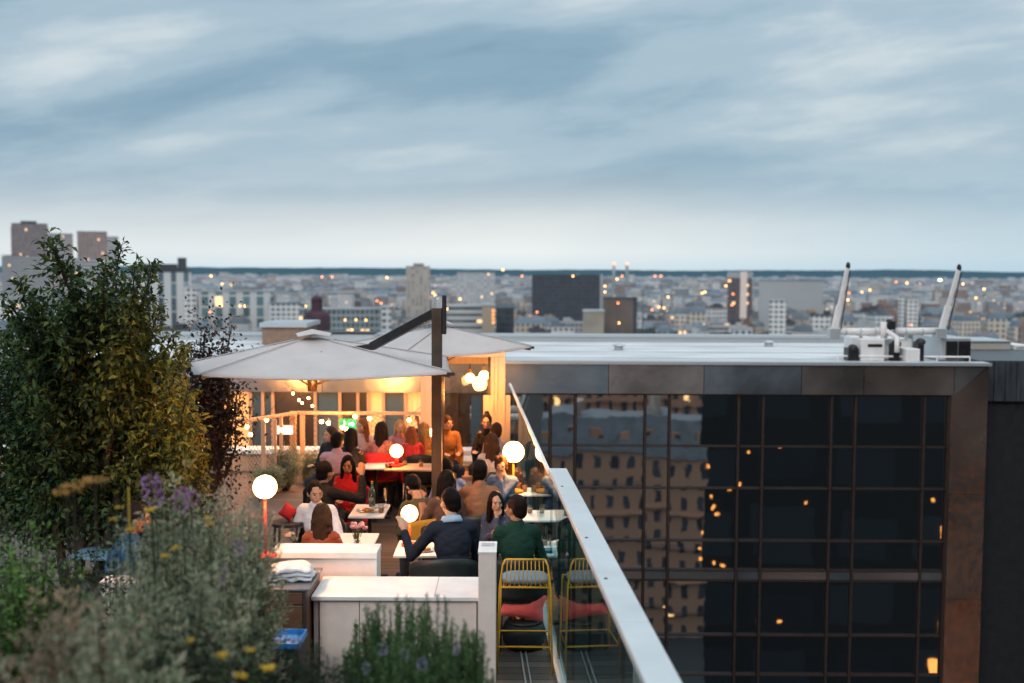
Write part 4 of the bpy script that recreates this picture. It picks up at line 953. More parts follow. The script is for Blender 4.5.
c0, c1 = W(251, 636, Y=7.6), W(303, 636, Y=7.6); e = empty('blue_crate', ((c0.x + c1.x) / 2, 7.6, 0), 'blue plastic crate in front of the brown cabinet', 'crate'); w_ = (c1.x - c0.x) / 2; hcr = c0.z
mb = MB(); zc = hcr - .045; mb.box(-w_, w_, -.16, -.15, zc, hcr); mb.box(-w_, w_, .15, .16, zc, hcr); mb.box(-w_, -w_ + .01, -.149, .149, zc, hcr); mb.box(w_ - .01, w_, -.149, .149, zc, hcr); mb.box(-w_ + .011, w_ - .011, -.149, .149, zc, zc + .01); mb.build('basket', M['blue_plastic'], e)
mb = MB(); mb.box(-w_ - .01, w_ + .01, -.175, -.161, hcr - .03, hcr + .004); mb.build('rim', M['blue_plastic'], e)
mb = MB(); mb.box(-w_, w_, -.16, .16, 0, zc - .004); mb.build('base_crate', M['black'], e)
# cream wall left of the cabinet
c0, c1 = W(225, 595, Y=8.2), W(238, 595, Y=8.2); mb = MB(); mb.box(-3.2, c1.x - .01, 8.25, 8.45, 0, W(230, 583, Y=8.25).z); o_ = mb.build('low_wall', M['white_wall']); tag(o_, 'low pink lit white wall behind the left shrubs', 'wall')

# ---------------------------------------------------------------- parasols
M['grey_seam'] = mat('seam_thread', (.52, .47, .46), .9)
def parasol(label, cor, apex, hubz, mast=None, armfrom=None, drop=.16):
    c = Vector((sum(p[0] for p in cor) / 4, sum(p[1] for p in cor) / 4, 0))
    e = empty('parasol', (mast[0], mast[1], 0) if mast else (c.x, c.y, 0), label, 'parasol'); o0 = e.location
    def loc(p): return Vector(p) - o0
    ap = Vector(apex); mb = MB(); n = 14
    for i in range(4):
        a, b = Vector(cor[i]), Vector(cor[(i + 1) % 4])
        vs_ = []; fs_ = []
        for r_ in range(n + 1):
            t_ = .03 + .97 * r_ / n
            for s_ in range(n + 1):
                u_ = s_ / n; q = a.lerp(b, u_); p = ap.lerp(q, t_)
                sag = -.05 * math.sin(math.pi * u_) * t_ - .03 * math.sin(math.pi * u_) * math.sin(math.pi * t_)
                p.z += sag; vs_.append(loc(p))
        for r_ in range(n):
            for s_ in range(n): k = r_ * (n + 1) + s_; fs_.append((k, k + n + 1, k + n + 2, k + 1))
        mb.add(vs_, fs_)
    mb.build('canopy', M['fabric'], e, True, solid=.006)
    mb = MB(); vt = []
    vc_ = [ap.lerp(Vector(q), .14) + Vector((0, 0, .055)) for q in cor]; tip = ap + Vector((0, 0, .085))
    m_ = [vc_[i].lerp(vc_[(i + 1) % 4], .5) + Vector((0, 0, .03)) for i in range(4)]
    mb.add([loc(p) for p in [tip] + vc_ + m_], [(0, 1 + i, 5 + i) for i in range(4)] + [(0, 5 + i, 1 + (i + 1) % 4) for i in range(4)]); mb.build('vent_cap', M['fabric'], e, solid=.006)
    for q in cor:
        mb = MB(); mb.tube([loc(ap.lerp(Vector(q), t_) + Vector((0, 0, .012 + .0))) for t_ in [.15 + .84 * k / 8 for k in range(9)]], .006, 5); mb.build('canopy_seam', M['grey_seam'], e)
    mb = MB()
    for i in range(4):
        a, b = Vector(cor[i]), Vector(cor[(i + 1) % 4]); mb.tube([loc(a.lerp(b, k / 10) + Vector((0, 0, -.05 * math.sin(math.pi * k / 10) - .008))) for k in range(11)], .009, 5)
    mb.build('hem', M['grey_seam'], e)
    hub = Vector((ap.x, ap.y, hubz))
    for q in cor:
        mb = MB(); qq = ap.lerp(Vector(q), .985); mb.bar(loc(ap + Vector((0, 0, -.12))), loc(qq + Vector((0, 0, -.045))), .018, .024); mb.build('rib', M['bronze'], e)
        mb = MB(); mb.bar(loc(hub), loc(ap.lerp(Vector(q), .5) + Vector((0, 0, -.05))), .016); mb.build('strut', M['bronze'], e)
        mb = MB(); mb.box(-.05, .03, -.02, .02, -.02, .012); o_ = mb.build('corner_cap', M['dark_metal'], e); o_.location = loc(Vector(q) + Vector((0, 0, -.01)))
    mb = MB(); mb.lathe([(.05, 0), (.06, .1), (.05, .18)], 14); o_ = mb.build('hub', M['bronze'], e, True); o_.location = loc(hub - Vector((0, 0, .05)))
    if mast:
        mx_, my_, mz_, topz = mast
        mb = MB(); mb.box(-.055, .055, -.055, .055, .06, topz); mb.build('mast', M['bronze'], e, bevel=.006)
        mb = MB(); mb.box(-.4, .4, -.4, .4, 0, .06); mb.build('base_plate', M['dark_metal'], e, bevel=.01)
        mb = MB(); mb.box(.056, .10, -.05, .05, topz - .28, topz + .14); mb.build('mast_head', M['dark_metal'], e, bevel=.01)
        if armfrom:
            mb = MB(); mb.bar((0, 0, topz - .04), loc(armfrom), .07, .09); mb.bar(loc(armfrom), loc(ap + Vector((0, 0, -.22))), .05, .07); mb.build('boom', M['dark_metal'], e, bevel=.004)
    return e
YM = 11.55
mp_ = W(437, 308, Y=YM)
FLc, FRc = W(199, 375, Y=10.6), W(452, 372.5, Y=10.75); BLc = W(190.5, 362.5, Y=12.1); BRc = W(446, 357, Y=13.1)
ap1 = W(312, 337, Y=11.9)
parasol('large pale grey square parasol nearest the big tree on a dark mast', [FLc, FRc, BRc, BLc], ap1, ap1.z - .55, (mp_.x, mp_.y, 0, mp_.z), W(372, 346.5, Y=12.0))
a1 = W(401, 355.5, Y=13.0); a2 = W(532, 346.5, Y=14.3); a3 = W(470, 340, Y=16.0); a4 = W(330, 347, Y=14.8)
ap2 = W(441, 326, Y=14.2)
parasol('smaller pale parasol behind the mast with an orange lit rim', [a1, a2, a3, a4], ap2, ap2.z - .5, (W(440, 400, Y=14.9).x, 14.9, 0, ap2.z - .35), None)
# lamp hung below the big parasol
hl = W(320, 377, Y=11.4); e = empty('parasol_heater_lamp', tuple(hl), 'dark shallow dish lamp hanging under the large parasol', 'lamp')
mb = MB(); mb.lathe([(.04, .10), (.09, .07), (.28, .03), (.30, .0), (.26, .01), (.02, .04)], 24); mb.build('dish', M['dark_metal'], e, True)
mb = MB(); mb.lathe([(.16, .0), (.16, .008)], 20); mb.build('element', glow('heater_glow', (1, .5, .2), 8), e)
mb = MB(); mb.tube([(0, 0, .1), (0, .1, .26)], .01, 6); mb.build('cord', M['dark_metal'], e)
lamp('parasol_light', (hl.x, hl.y, hl.z - .08), 100, .12)

# ---------------------------------------------------------------- lamps
def globe_lamp(px, py, Y, r, base_z, label, stem, post=.012, m='globe', disc=True, power=0):
    p = W(px, py, Y=Y); e = empty('globe_lamp', (p.x, Y, base_z), label, 'lamp')
    h = p.z - base_z
    mb = MB(); mb.ball((0, 0, h), r, 24, 16); mb.build('globe', M[m], e, True)
    mb = MB(); mb.tube([(0, 0, .01), (0, 0, h - r * .97)], post, 10); mb.build('stem', M[stem], e, True)
    if disc: mb = MB(); mb.lathe([(r * .95, 0), (r * 1.0, .008), (r * .95, .016), (post, .02)], 24); mb.build('base', M[stem], e, True)
    mb = MB(); mb.lathe([(r * .3, 0), (r * .45, .012), (r * .5, .03)], 16); o_ = mb.build('collar', M[stem], e, True); o_.location = (0, 0, h - r * .99)
    if power: lamp('lamp_light', (p.x, Y - r * 1.3, p.z + r * .3), power, r)
    return e
globe_lamp(409.5, 513.5, 10.32, .082, .755, 'small round globe lamp with red stem on the white table beside the navy sweater', 'orange_metal', .012, 'globe_dim', power=16)
globe_lamp(265, 487, 8.6, .094, hu, 'globe lamp on a thin red post glowing behind the grey shrub', 'red_metal', .012, 'globe', power=50)
globe_lamp(513.5, 452, 12.9, .126, .755, 'largest globe lamp on a brass stem at the glass edge', 'mustard', .013, 'globe', power=60)
globe_lamp(396.5, 451, 14.6, .09, .755, 'small globe lamp on a red stem beside the oval chairs in the middle', 'red', .03, 'globe_dim', power=16)
globe_lamp(432, 432.5, 16.2, .06, .755, 'tiny globe lamp half hidden left of the parasol mast', 'cream', .01, 'globe_dim')
for (px, py, lb) in ((470, 378, 'left one of the two bright pendant bulbs behind the screen glass'), (484, 375.5, 'right one of the two bright pendant bulbs behind the screen glass')):
    p = W(px, py, Y=16.9); e = empty('pendant_lamp', (p.x, 16.9, zt), lb, 'lamp'); mb = MB(); mb.ball((0, 0, p.z - zt), (.078, .078, .075), 16, 12); mb.build('bulb', M['globe_dim'], e, True)
    mb = MB(); mb.tube([(0, 0, p.z - zt + .08), (0, 0, -.02), (0, -.12, -.02)], .008, 6); mb.build('cord', M['dark_metal'], e); mb = MB(); mb.lathe([(.03, .08), (.022, .14)], 12); o_ = mb.build('socket', M['mustard'], e); o_.location = (0, 0, p.z - zt)
lamp('pendant_light', (W(477, 384, Y=16.0).x, 15.9, 1.6), 75, .12)
lamp('added_fill_light', (W(330, 410, Y=16.6).x, 16.8, 1.15), 95, .1)  # unseen warm fills, here and below, added to brighten the fascia
lamp('added_fill_light', (W(240, 410, Y=17.2).x, 18.8, 1.3), 120, .1)
lamp('added_fill_light', (W(365, 410, Y=17.2).x, 19.0, 1.3), 120, .1)
# string of bulbs
SB = [(293, 393.5), (299, 400), (302, 403), (308.5, 398), (312.5, 406), (232.5, 409), (250.5, 434.5), (266.5, 420), (302.5, 418), (321.5, 421.5), (328.5, 423), (342.5, 427.5), (346, 429), (355, 416.5), (369.5, 418.5), (397, 425), (409, 420), (282, 430), (247, 427)]
cab = empty('string_light_cable', tuple(W(300, 400, Y=17.6)), 'sagging cable of the string lights over the railing', 'cable')
for i, (px, py) in enumerate(SB):
    Y = 17.2 + .5 * math.sin(i * 1.7); p = W(px, py, Y=Y)
    e = empty('string_bulb', tuple(p), 'small warm bulb of the string lights above the mesh railing', 'bulb', 'string light bulbs above the railing')
    mb = MB(); mb.ball((0, 0, 0), (.018 if py < 412 else .030), 10, 8); mb.build('bulb', M['bulb'], e, True); mb = MB(); mb.lathe([(.012, .025), (.012, .06)], 8); mb.build('socket', M['black'], e)
order = sorted(SB); pts = []
for i in range(len(order) - 1):
    pass
pts = [W(px, py - 3.6, Y=17.3) for (px, py) in [(225, 395), (232, 409), (248, 425), (266, 418), (280, 405), (293, 392), (300, 400), (308, 398), (313, 406)]] 
mb = MB(); mb.tube([p - cab.location for p in pts], .004, 5); mb.build('cable', M['black'], cab)
pts = [W(px, py - 3.6, Y=17.3) for (px, py) in [(282, 428), (302, 418), (321, 421), (329, 423), (342, 427), (355, 416), (369, 418), (397, 424), (409, 420), (424, 408)]]
mb = MB(); mb.tube([p - cab.location for p in pts], .004, 5); mb.build('cable', M['black'], cab)
# lit signs
p = W(285, 430, Y=17.1); e = empty('lit_sign_box', tuple(p), 'small glowing white sign box on the mesh railing', 'sign')
mb = MB(); mb.box(-.13, .13, 0, .04, -.075, .075); mb.build('frame', M['cream'], e, bevel=.006); mb = MB(); mb.box(-.12, .12, -.006, -.001, -.065, .065); mb.build('face', M['sign_white'], e)
p = W(347.5, 424, Y=18.9); e = empty('exit_sign', tuple(p), 'small green emergency exit sign with white running figure and arrow', 'sign')
mb = MB(); mb.box(-.15, .15, 0, .04, -.09, .09); mb.build('panel', M['bulb_green'], e); mb = MB()
mb.ball((-.05, -.004, .05), (.015, .003, .015), 8, 6); mb.bar((-.05, -.004, .035), (-.06, -.004, -.01), .022, .004); mb.bar((-.06, -.004, -.01), (-.03, -.004, -.04), .012, .004); mb.bar((-.06, -.004, -.01), (-.09, -.004, -.05), .012, .004)
mb.bar((-.05, -.004, .025), (-.02, -.004, .0), .01, .004); mb.add([(.02, -.004, .02), (.08, -.004, .02), (.08, -.004, .05), (.13, -.004, 0), (.08, -.004, -.05), (.08, -.004, -.02), (.02, -.004, -.02)], [tuple(range(6, -1, -1))])
mb.build('symbol', M['sign_white'], e)
# framed wall picture / fuse boxes seen on the lit wall
p = W(526, 441, Y=17.2)

# ---------------------------------------------------------------- furniture
def legs4(e, w, d, h, m, r=.013, splay=.03, name='leg'):
    for sx in (-1, 1):
        for sy in (-1, 1):
            mb = MB(); mb.tube([(sx * (w + splay), sy * (d + splay), 0), (sx * w, sy * d, h)], r, 8); mb.build(name, m, e, True)
M['pale_blue'] = mat('pale_blue_top', (.16, .30, .40), .5)
def table(px0, px1, pyf, yb_, label, z=.745, base='black', top='white', Y=None):
    yf_ = W(450, pyf, z=z).y if Y is None else Y
    x0, x1 = W(px0, pyf, Y=yf_).x, W(px1, pyf, Y=yf_).x; cx, cy, hw, hd = (x0 + x1) / 2, yf_ + yb_ / 2, (x1 - x0) / 2, yb_ / 2
    e = empty('restaurant_table', (cx, cy, 0), label, 'table')
    mb = MB(); mb.box(-hw, hw, -hd, hd, z - .022, z); mb.build('tabletop', M[top], e, bevel=.004)
    n = 2 if hw > .45 else 1
    for k in range(n):
        lx = 0 if n == 1 else (hw - .25) * (1 if k else -1)
        mb = MB(); mb.tube([(lx, 0, .02), (lx, 0, z - .024)], .024, 10); mb.build('pedestal', M[base], e, True)
        mb = MB(); mb.box(lx - .2, lx + .2, -.03, .03, 0, .02); mb.box(lx - .03, lx + .03, -.22, -.031, 0, .02); mb.box(lx - .03, lx + .03, .031, .22, 0, .02); mb.build('foot', M[base], e)
    return e, (cx, cy, hw, hd)
t1, T1 = table(393, 470, 556, .58, 'white table in front of the man in the navy sweater')
t1b, T1b = table(500, 558, 555, .55, 'white table with teal napkins in front of the man in green')
t2, T2 = table(348, 384, 517, .62, 'white table with plates beside the man in the black jacket')
t3, T3 = table(300, 372, 548, .58, 'small white table between the man in white and the woman in rust')
t4, T4 = table(455, 556, 520, .5, 'white table between the brown jacket and the man with glasses')
t5, T5 = table(384, 434, 470, .5, 'pale table with a globe lamp in the middle of the terrace', top='cream')
t6, T6 = table(494, 532, 468, .45, 'small table below the largest globe lamp', Y=12.75)
t7, T7 = table(66, 125, 560, .5, 'pale blue table half hidden behind the flowering shrubs', top='pale_blue')
t8, T8 = table(320, 392, 470, .5, 'narrow pale table behind the man in the pink shirt', Y=14.45)

def shell_mb(w=.25, d=.23, hb_=.40, open_=.62, dz=.0):
    """curved shell chair: seat pan and wrap-around back, sitter faces +Y"""
    mb = MB(); n = 24; m_ = 7; vs_ = []; fs_ = []
    for j in range(m_ + 1):
        for i in range(n + 1):
            a = math.pi * (1 + i / n) if False else -math.pi * (i / n) * 1.0
            x = math.cos(a) * w; y = math.sin(a) * d * 1.0
            f = math.sin(math.pi * i / n) ** .55
            h = .02 + (hb_ * (open_ + (1 - open_) * f) if True else 0) * (j / m_)
            k = 1 + .12 * (j / m_)
            vs_.append((x * k, (y - .0) * k - .02 * (j / m_) * f, h))
    for j in range(m_):
        for i in range(n): a = j * (n + 1) + i; fs_.append((a, a + 1, a + n + 2, a + n + 1))
    mb.add(vs_, fs_); return mb
def shell_chair(x, y, rz, label, mname='shell', h=.45, legm='dark_metal', group=None, hb_=.40, w=.25):
    e = empty('dining_chair', (x, y, 0), label, 'chair', group, R(rz))
    o_ = shell_mb(w=w, hb_=hb_).build('backrest', M[mname], e, True, solid=.012); o_.location = (0, 0, h - .03)
    mb = MB(); n = 20; pr = [(w * math.cos(2 * math.pi * k / n), .23 * math.sin(2 * math.pi * k / n) * (1 if k > n / 2 else .95)) for k in range(n)]
    vs_ = [(a, b, h - .03) for a, b in pr] + [(a, b, h) for a, b in pr]; mb.add(vs_, [tuple(range(n - 1, -1, -1)), tuple(range(n, 2 * n))] + [(k, (k + 1) % n, n + (k + 1) % n, n + k) for k in range(n)]); mb.build('seat', M[mname], e)
    legs4(e, .16, .15, h - .032, M[legm]); return e

# bar stool
def bar_stool(x, y, rz, label):
    e = empty('bar_stool', (x, y, 0), label, 'bar stool', None, R(rz)); ym = M['yellow']; w = .21; sh = .745; bh = .985; r = .0085
    for sx in (-1, 1):
        mb = MB(); mb.tube([(sx * .235, -.20, 0), (sx * .215, -.185, sh), (sx * .19, -.19, bh - .05), (sx * .165, -.192, bh)], r, 10); mb.build('leg', ym, e, True)
        mb = MB(); mb.tube([(sx * .225, .22, 0), (sx * .205, .19, sh)], r, 10); mb.build('leg', ym, e, True)
    mb = MB(); mb.tube([(-.165, -.192, bh), (.165, -.192, bh)], r, 10); mb.build('back_rail', ym, e, True)
    mb = MB(); bw = MB()
    for k in range(10):
        xx = -.15 + .30 * k / 9; bw.tube([(xx, -.192, bh), (xx * 1.08, -.187, sh - .01)], .0042, 6)
    bw.build('back_wires', ym, e, True)
    mb.tube([(-.215, -.185, sh), (.215, -.185, sh), (.205, .19, sh), (-.205, .19, sh), (-.215, -.185, sh)], r, 8)
    for k in range(9): xx = -.18 + .36 * k / 8; mb.tube([(xx, -.185, sh), (xx, .19, sh)], .004, 6)
    mb.build('seat_frame', ym, e, True)
    mb = MB(); mb.tube([(-.229, -.196, .235), (.229, -.196, .235), (.219, .21, .235), (-.219, .21, .235), (-.229, -.196, .235)], r, 8); mb.build('footrest', ym, e, True)
    mb = MB(); n = 28; pr = []
    for k in range(n):
        a = 2 * math.pi * k / n; ca, sa = math.cos(a), math.sin(a); pr.append((.195 * abs(ca) ** .5 * (1 if ca > 0 else -1), .15 * abs(sa) ** .5 * (1 if sa > 0 else -1)))
    for zz_, s_ in ((0, .92), (.012, 1), (.034, 1), (.046, .9)): mb.v += [(a * s_, b * s_, sh + .010 + zz_) for a, b in pr]
    for q in range(3):
        for k in range(n): mb.f.append((q * n + k, q * n + (k + 1) % n, (q + 1) * n + (k + 1) % n, (q + 1) * n + k))
    mb.f.append(tuple(range(n - 1, -1, -1))); mb.f.append(tuple(3 * n + k for k in range(n)))
    mb.build('seat_pad', M['grey_pad'], e, True)
    return e
sp_ = W(525, 600, Y=9.0); bar_stool(sp_.x, 9.15, 0, 'yellow wire bar stool with grey seat pad beside the white pier')
# coral cushion propped on a low dark pouf behind the stool
def cushion(name, label, loc, rot, w, h, m):
    e = empty(name, loc, label, 'cushion'); mb = MB(); n = 14
    for sg in (1, -1):
        vs_ = []; fs_ = []
        for j in range(n + 1):
            for i in range(n + 1):
                u, v = i / n * 2 - 1, j / n * 2 - 1; th = (1 - abs(u) ** 2.4) * (1 - abs(v) ** 2.4)
                pin = 1 - .09 * (1 - abs(u)) * abs(v) - 0; pin2 = 1 - .09 * (1 - abs(v)) * abs(u)
                vs_.append((u * w / 2 * pin2, sg * .07 * th ** .6 + .004 * noise.noise(Vector((u * 3, v * 3, sg))), v * h / 2 * pin))
        for j in range(n):
            for i in range(n): a = j * (n + 1) + i; q = (a, a + 1, a + n + 2, a + n + 1); fs_.append(q if sg < 0 else q[::-1])
        mb.add(vs_, fs_)
    o_ = mb.build('cover', M[m], e, True); e.rotation_euler = rot; return e
pz = W(522, 608, Y=9.48); e = empty('low_pouf', (pz.x + .02, 9.62, 0), 'small dark pouf below the coral cushion', 'pouf'); mb = MB(); mb.lathe([(.15, 0), (.19, .06), (.2, .16), (.17, .235)], 20); mb.build('body', M['black'], e, True); mb = MB(); mb.lathe([(.17, .236), (.15, .262), (.02, .27)], 20); mb.build('lid', M['dark_metal'], e, True)
cushion('coral_cushion', 'coral pink cushion lying under the seat of the yellow stool', (pz.x, 9.56, pz.z), (R(-18), R(8), 0), .42, .23, 'pink')

# tableware
def plate(x, y, z, r, label, food=True, fm='food'):
    e = empty('plate', (x, y, z), label, 'plate'); mb = MB(); mb.lathe([(r * .6, .001), (r, .014), (r, .017), (r * .62, .006)], 24); mb.build('dish', M['plate'], e, True)
    if food:
        mb = MB()
        for k in range(7): a = k * 2.4; mb.ball((math.cos(a) * r * .3 * (k % 3) / 1.5, math.sin(a) * r * .3 * (k % 3) / 1.5, .018), (r * .3, r * .25, .016), 8, 6)
        mb.build('food', M[fm], e, True)
def wine_glass(px, py, z, label, Y=None, s=1.0):
    p = W(px, py, z=z) if Y is None else W(px, py, Y=Y)
    e = empty('wine_glass', (p.x, p.y, z), label, 'glass'); e.scale = (s, s, s)
    mb = MB(); mb.lathe([(.032, 0), (.03, .003), (.004, .008), (.004, .075)], 16); mb.build('stem', M['ware_glass'], e, True)
    mb = MB(); prof = [(.004, .075), (.024, .09), (.036, .12), (.036, .15), (.029, .185)]; n = 16; vs_ = [(r_ * math.cos(2 * math.pi * k / n), r_ * math.sin(2 * math.pi * k / n), zz) for r_, zz in prof for k in range(n)]
    mb.add(vs_, [(i * n + k, i * n + (k + 1) % n, (i + 1) * n + (k + 1) % n, (i + 1) * n + k) for i in range(4) for k in range(n)]); mb.build('bowl', M['ware_glass'], e, True)
    mb = MB(); mb.lathe([(.004, .078), (.022, .091), (.033, .12)], 16); mb.build('wine', mat('white_wine', (.75, .6, .25), .1, trans=.6, bump=0) if 'white_wine' not in bpy.data.materials else bpy.data.materials['white_wine'], e, True)
def tumbler(x, y, z, label, m='ware_glass', h=.10, r=.033):
    e = empty('tumbler', (x, y, z), label, 'glass'); mb = MB(); n = 14; prof = [(r * .8, .0), (r * .85, .004), (r, h)]
    vs_ = [(q * math.cos(2 * math.pi * k / n), q * math.sin(2 * math.pi * k / n), zz) for q, zz in prof for k in range(n)]
    mb.add(vs_, [(i * n + k, i * n + (k + 1) % n, (i + 1) * n + (k + 1) % n, (i + 1) * n + k) for i in range(2) for k in range(n)] + [tuple(range(n - 1, -1, -1))]); mb.build('body', M[m], e, True)
    mb = MB(); mb.lathe([(r * .78, .005), (r * .9, h * .5)], 14); mb.build('drink', M['food'] if m == 'ware_glass' else M['plate'], e, True)
zt_ = .746
plate(T1[0] - T1[2] + .28, T1[1] - .1, zt_, .1, 'orange round dish at the left end of the navy sweater table', True, 'food')
plate(T1[0] + .2, T1[1] + .1, zt_, .12, 'plate of food right of the man in navy')
for i in range(2):
    x = T1b[0] + T1b[2] - .36 + i * .22; e = empty('folded_napkin', (x, T1b[1] - .12, zt_), ['teal napkin on the white table, next to the green sweater', 'teal napkin on the white table, nearest the glass'][i], 'napkin')
    mb = MB(); mb.box(-.09, .09, -.08, .08, 0, .012); mb.box(-.07, .08, -.07, .05, .0125, .022); mb.build('cloth', M['teal_cloth'], e, bevel=.004)
tumbler(T1b[0] + T1b[2] - .12, T1b[1] + .1, zt_, 'tumbler at the glass end of the table with napkins'); plate(T1b[0] + .0, T1b[1] + .16, zt_, .1, 'plate beyond the man in green')
plate(T2[0] - .02, T2[1] - .05, zt_, .12, 'dark rimmed plate at the elbow of the black jacket'); plate(T2[0] + .1, T2[1] + .17, zt_, .1, 'white plate at the back of the left middle table', False)
tumbler(T2[0] + .14, T2[1] - .12, zt_, 'tumbler at the right edge of the left middle table'); wine_glass(371, 495, zt_, 'wine glass on the left middle table', Y=T2[1] + .1)
wine_glass(294.6, 551, zt_, 'wine glass in front of the man in the white shirt', Y=10.15)
wine_glass(356, 540, zt_, 'wine glass right of the woman in rust', Y=10.25)
# flower vase
p = W(357, 536, Y=10.1); e = empty('flower_vase', (p.x, 10.1, zt_), 'glass vase with small pink and white flowers right of the woman in rust', 'vase'); mb = MB(); mb.lathe([(.035, 0), (.045, .05), (.03, .1), (.036, .13)], 14); mb.build('vase', M['ware_glass'], e, True)
mb = MB(); mb2 = MB(); r7 = random.Random(4)
for k in range(16):
    q = Vector((r7.gauss(0, .05), r7.gauss(0, .04), .2 + r7.random() * .07)); mb.tube([(0, 0, .04), q * .6 + Vector((0, 0, .06)), q], .002, 4); mb2.ball(q, .014 + r7.random() * .01, 6, 5)
mb.build('stems', mat('stem_green', (.05, .1, .03)), e); mb2.build('blossoms', mat('blossom', (.7, .35, .35), .8, var=.5, scale=30), e)
for i, (px, dy) in enumerate(((470, .1), (486, .3), (507, .15), (530, .3), (541, .12))):
    x = W(px, 510, Y=T4[1]).x; tumbler(x, T4[1] - .2 + dy, zt_, 'tumbler on the table of the man with glasses, %s' % ['first from the left', 'second from the left', 'middle one', 'fourth from the left', 'nearest the glass edge'][i])
for i, (px, dy) in enumerate(((525, .1), (519, .25))): tumbler(W(px, 460, Y=T6[1]).x, T6[1] - .15 + dy, zt_, ['tall clear glass right of the largest globe lamp', 'clear glass behind the largest globe lamp'][i], h=.16)
for i, (px, dy) in enumerate(((388, .1), (421, .2), (404, .3))):
    x = W(px, 462, Y=T5[1]).x; tumbler(x, T5[1] - .2 + dy, zt_, 'glass on the middle pale table, %s' % ['left of the globe lamp', 'right end', 'behind the globe lamp'][i])
p = W(365, 475, Y=12.4); e = empty('bottle', (T2[0] + .0, T2[1] + .2, zt_), 'green glass bottle on the left middle table', 'bottle'); mb = MB(); mb.lathe([(.036, 0), (.037, .16), (.02, .21), (.013, .22), (.013, .28)], 14); mb.build('body', mat('green_bottle', (.02, .06, .02), .1, bump=0, spec=.8), e, True); mb = MB(); mb.lathe([(.014, .26), (.014, .285)], 10); mb.build('cap', M['mustard'], e)
# red folded parasol or flag near left lamp
p = W(288, 512, Y=10.9); cushion('red_cushion', 'red cushion on its corner left of the man in the white shirt', (p.x, 10.9, p.z), (0, R(38), R(10)), .15, .15, 'red')
e = empty('side_stool', (p.x, 10.9, 0), 'dark side stool holding the red cushion', 'stool'); mb = MB(); mb.lathe([(.17, p.z - .13), (.17, p.z - .1)], 16); mb.build('seat', M['black'], e); legs4(e, .11, .11, p.z - .132, M['black'])
# ================================================================ PEOPLE
SKIN = {'light': mat('skin_light', (0.52, 0.30, 0.20), .5, var=.08, scale=10, bump=.05, subs=.15), 'tan': mat('skin_tan', (0.36, 0.18, 0.10), .5, var=.08, scale=10, bump=.05, subs=.15),
        'brown': mat('skin_brown', (0.22, 0.10, 0.055), .5, var=.08, scale=10, bump=.05, subs=.1)}
HAIR = {}
for k, c in {'black': (.005, .004, .004), 'dark': (.014, .008, .006), 'brown': (.065, .030, .015), 'red': (.22, .07, .025), 'blond': (.35, .2, .08)}.items():
    HAIR[k] = mat('hair_' + k, c, .5, var=.35, scale=30, stretch=(3, 3, .6), bump=.6, bscale=70, spec=.12)
EYEM = mat('eye_dark', (.02, .015, .012), .2, bump=0); LIP = mat('lips', (.35, .11, .09), .5, bump=0)
_cm = {}
def cloth(c, var=.14, pattern=0):
    if c not in _cm: _cm[c] = mat('garment_%d' % len(_cm), c, .85, var=.45 if pattern else var, scale=22 if pattern else 7, bump=.5, bscale=16)
    return _cm[c]
def ik(a, b, l1, l2, hint):
    d = b - a; Ln = min(d.length, (l1 + l2) * .985); dn = d.normalized(); b = a + dn * Ln
    x = (l1 * l1 - l2 * l2 + Ln * Ln) / (2 * Ln); h = math.sqrt(max(0, l1 * l1 - x * x))
    hv = hint - dn * hint.dot(dn); hv = hv.normalized() if hv.length > 1e-4 else dn.orthogonal().normalized()
    return a + dn * x + hv * h, b
NP = 0
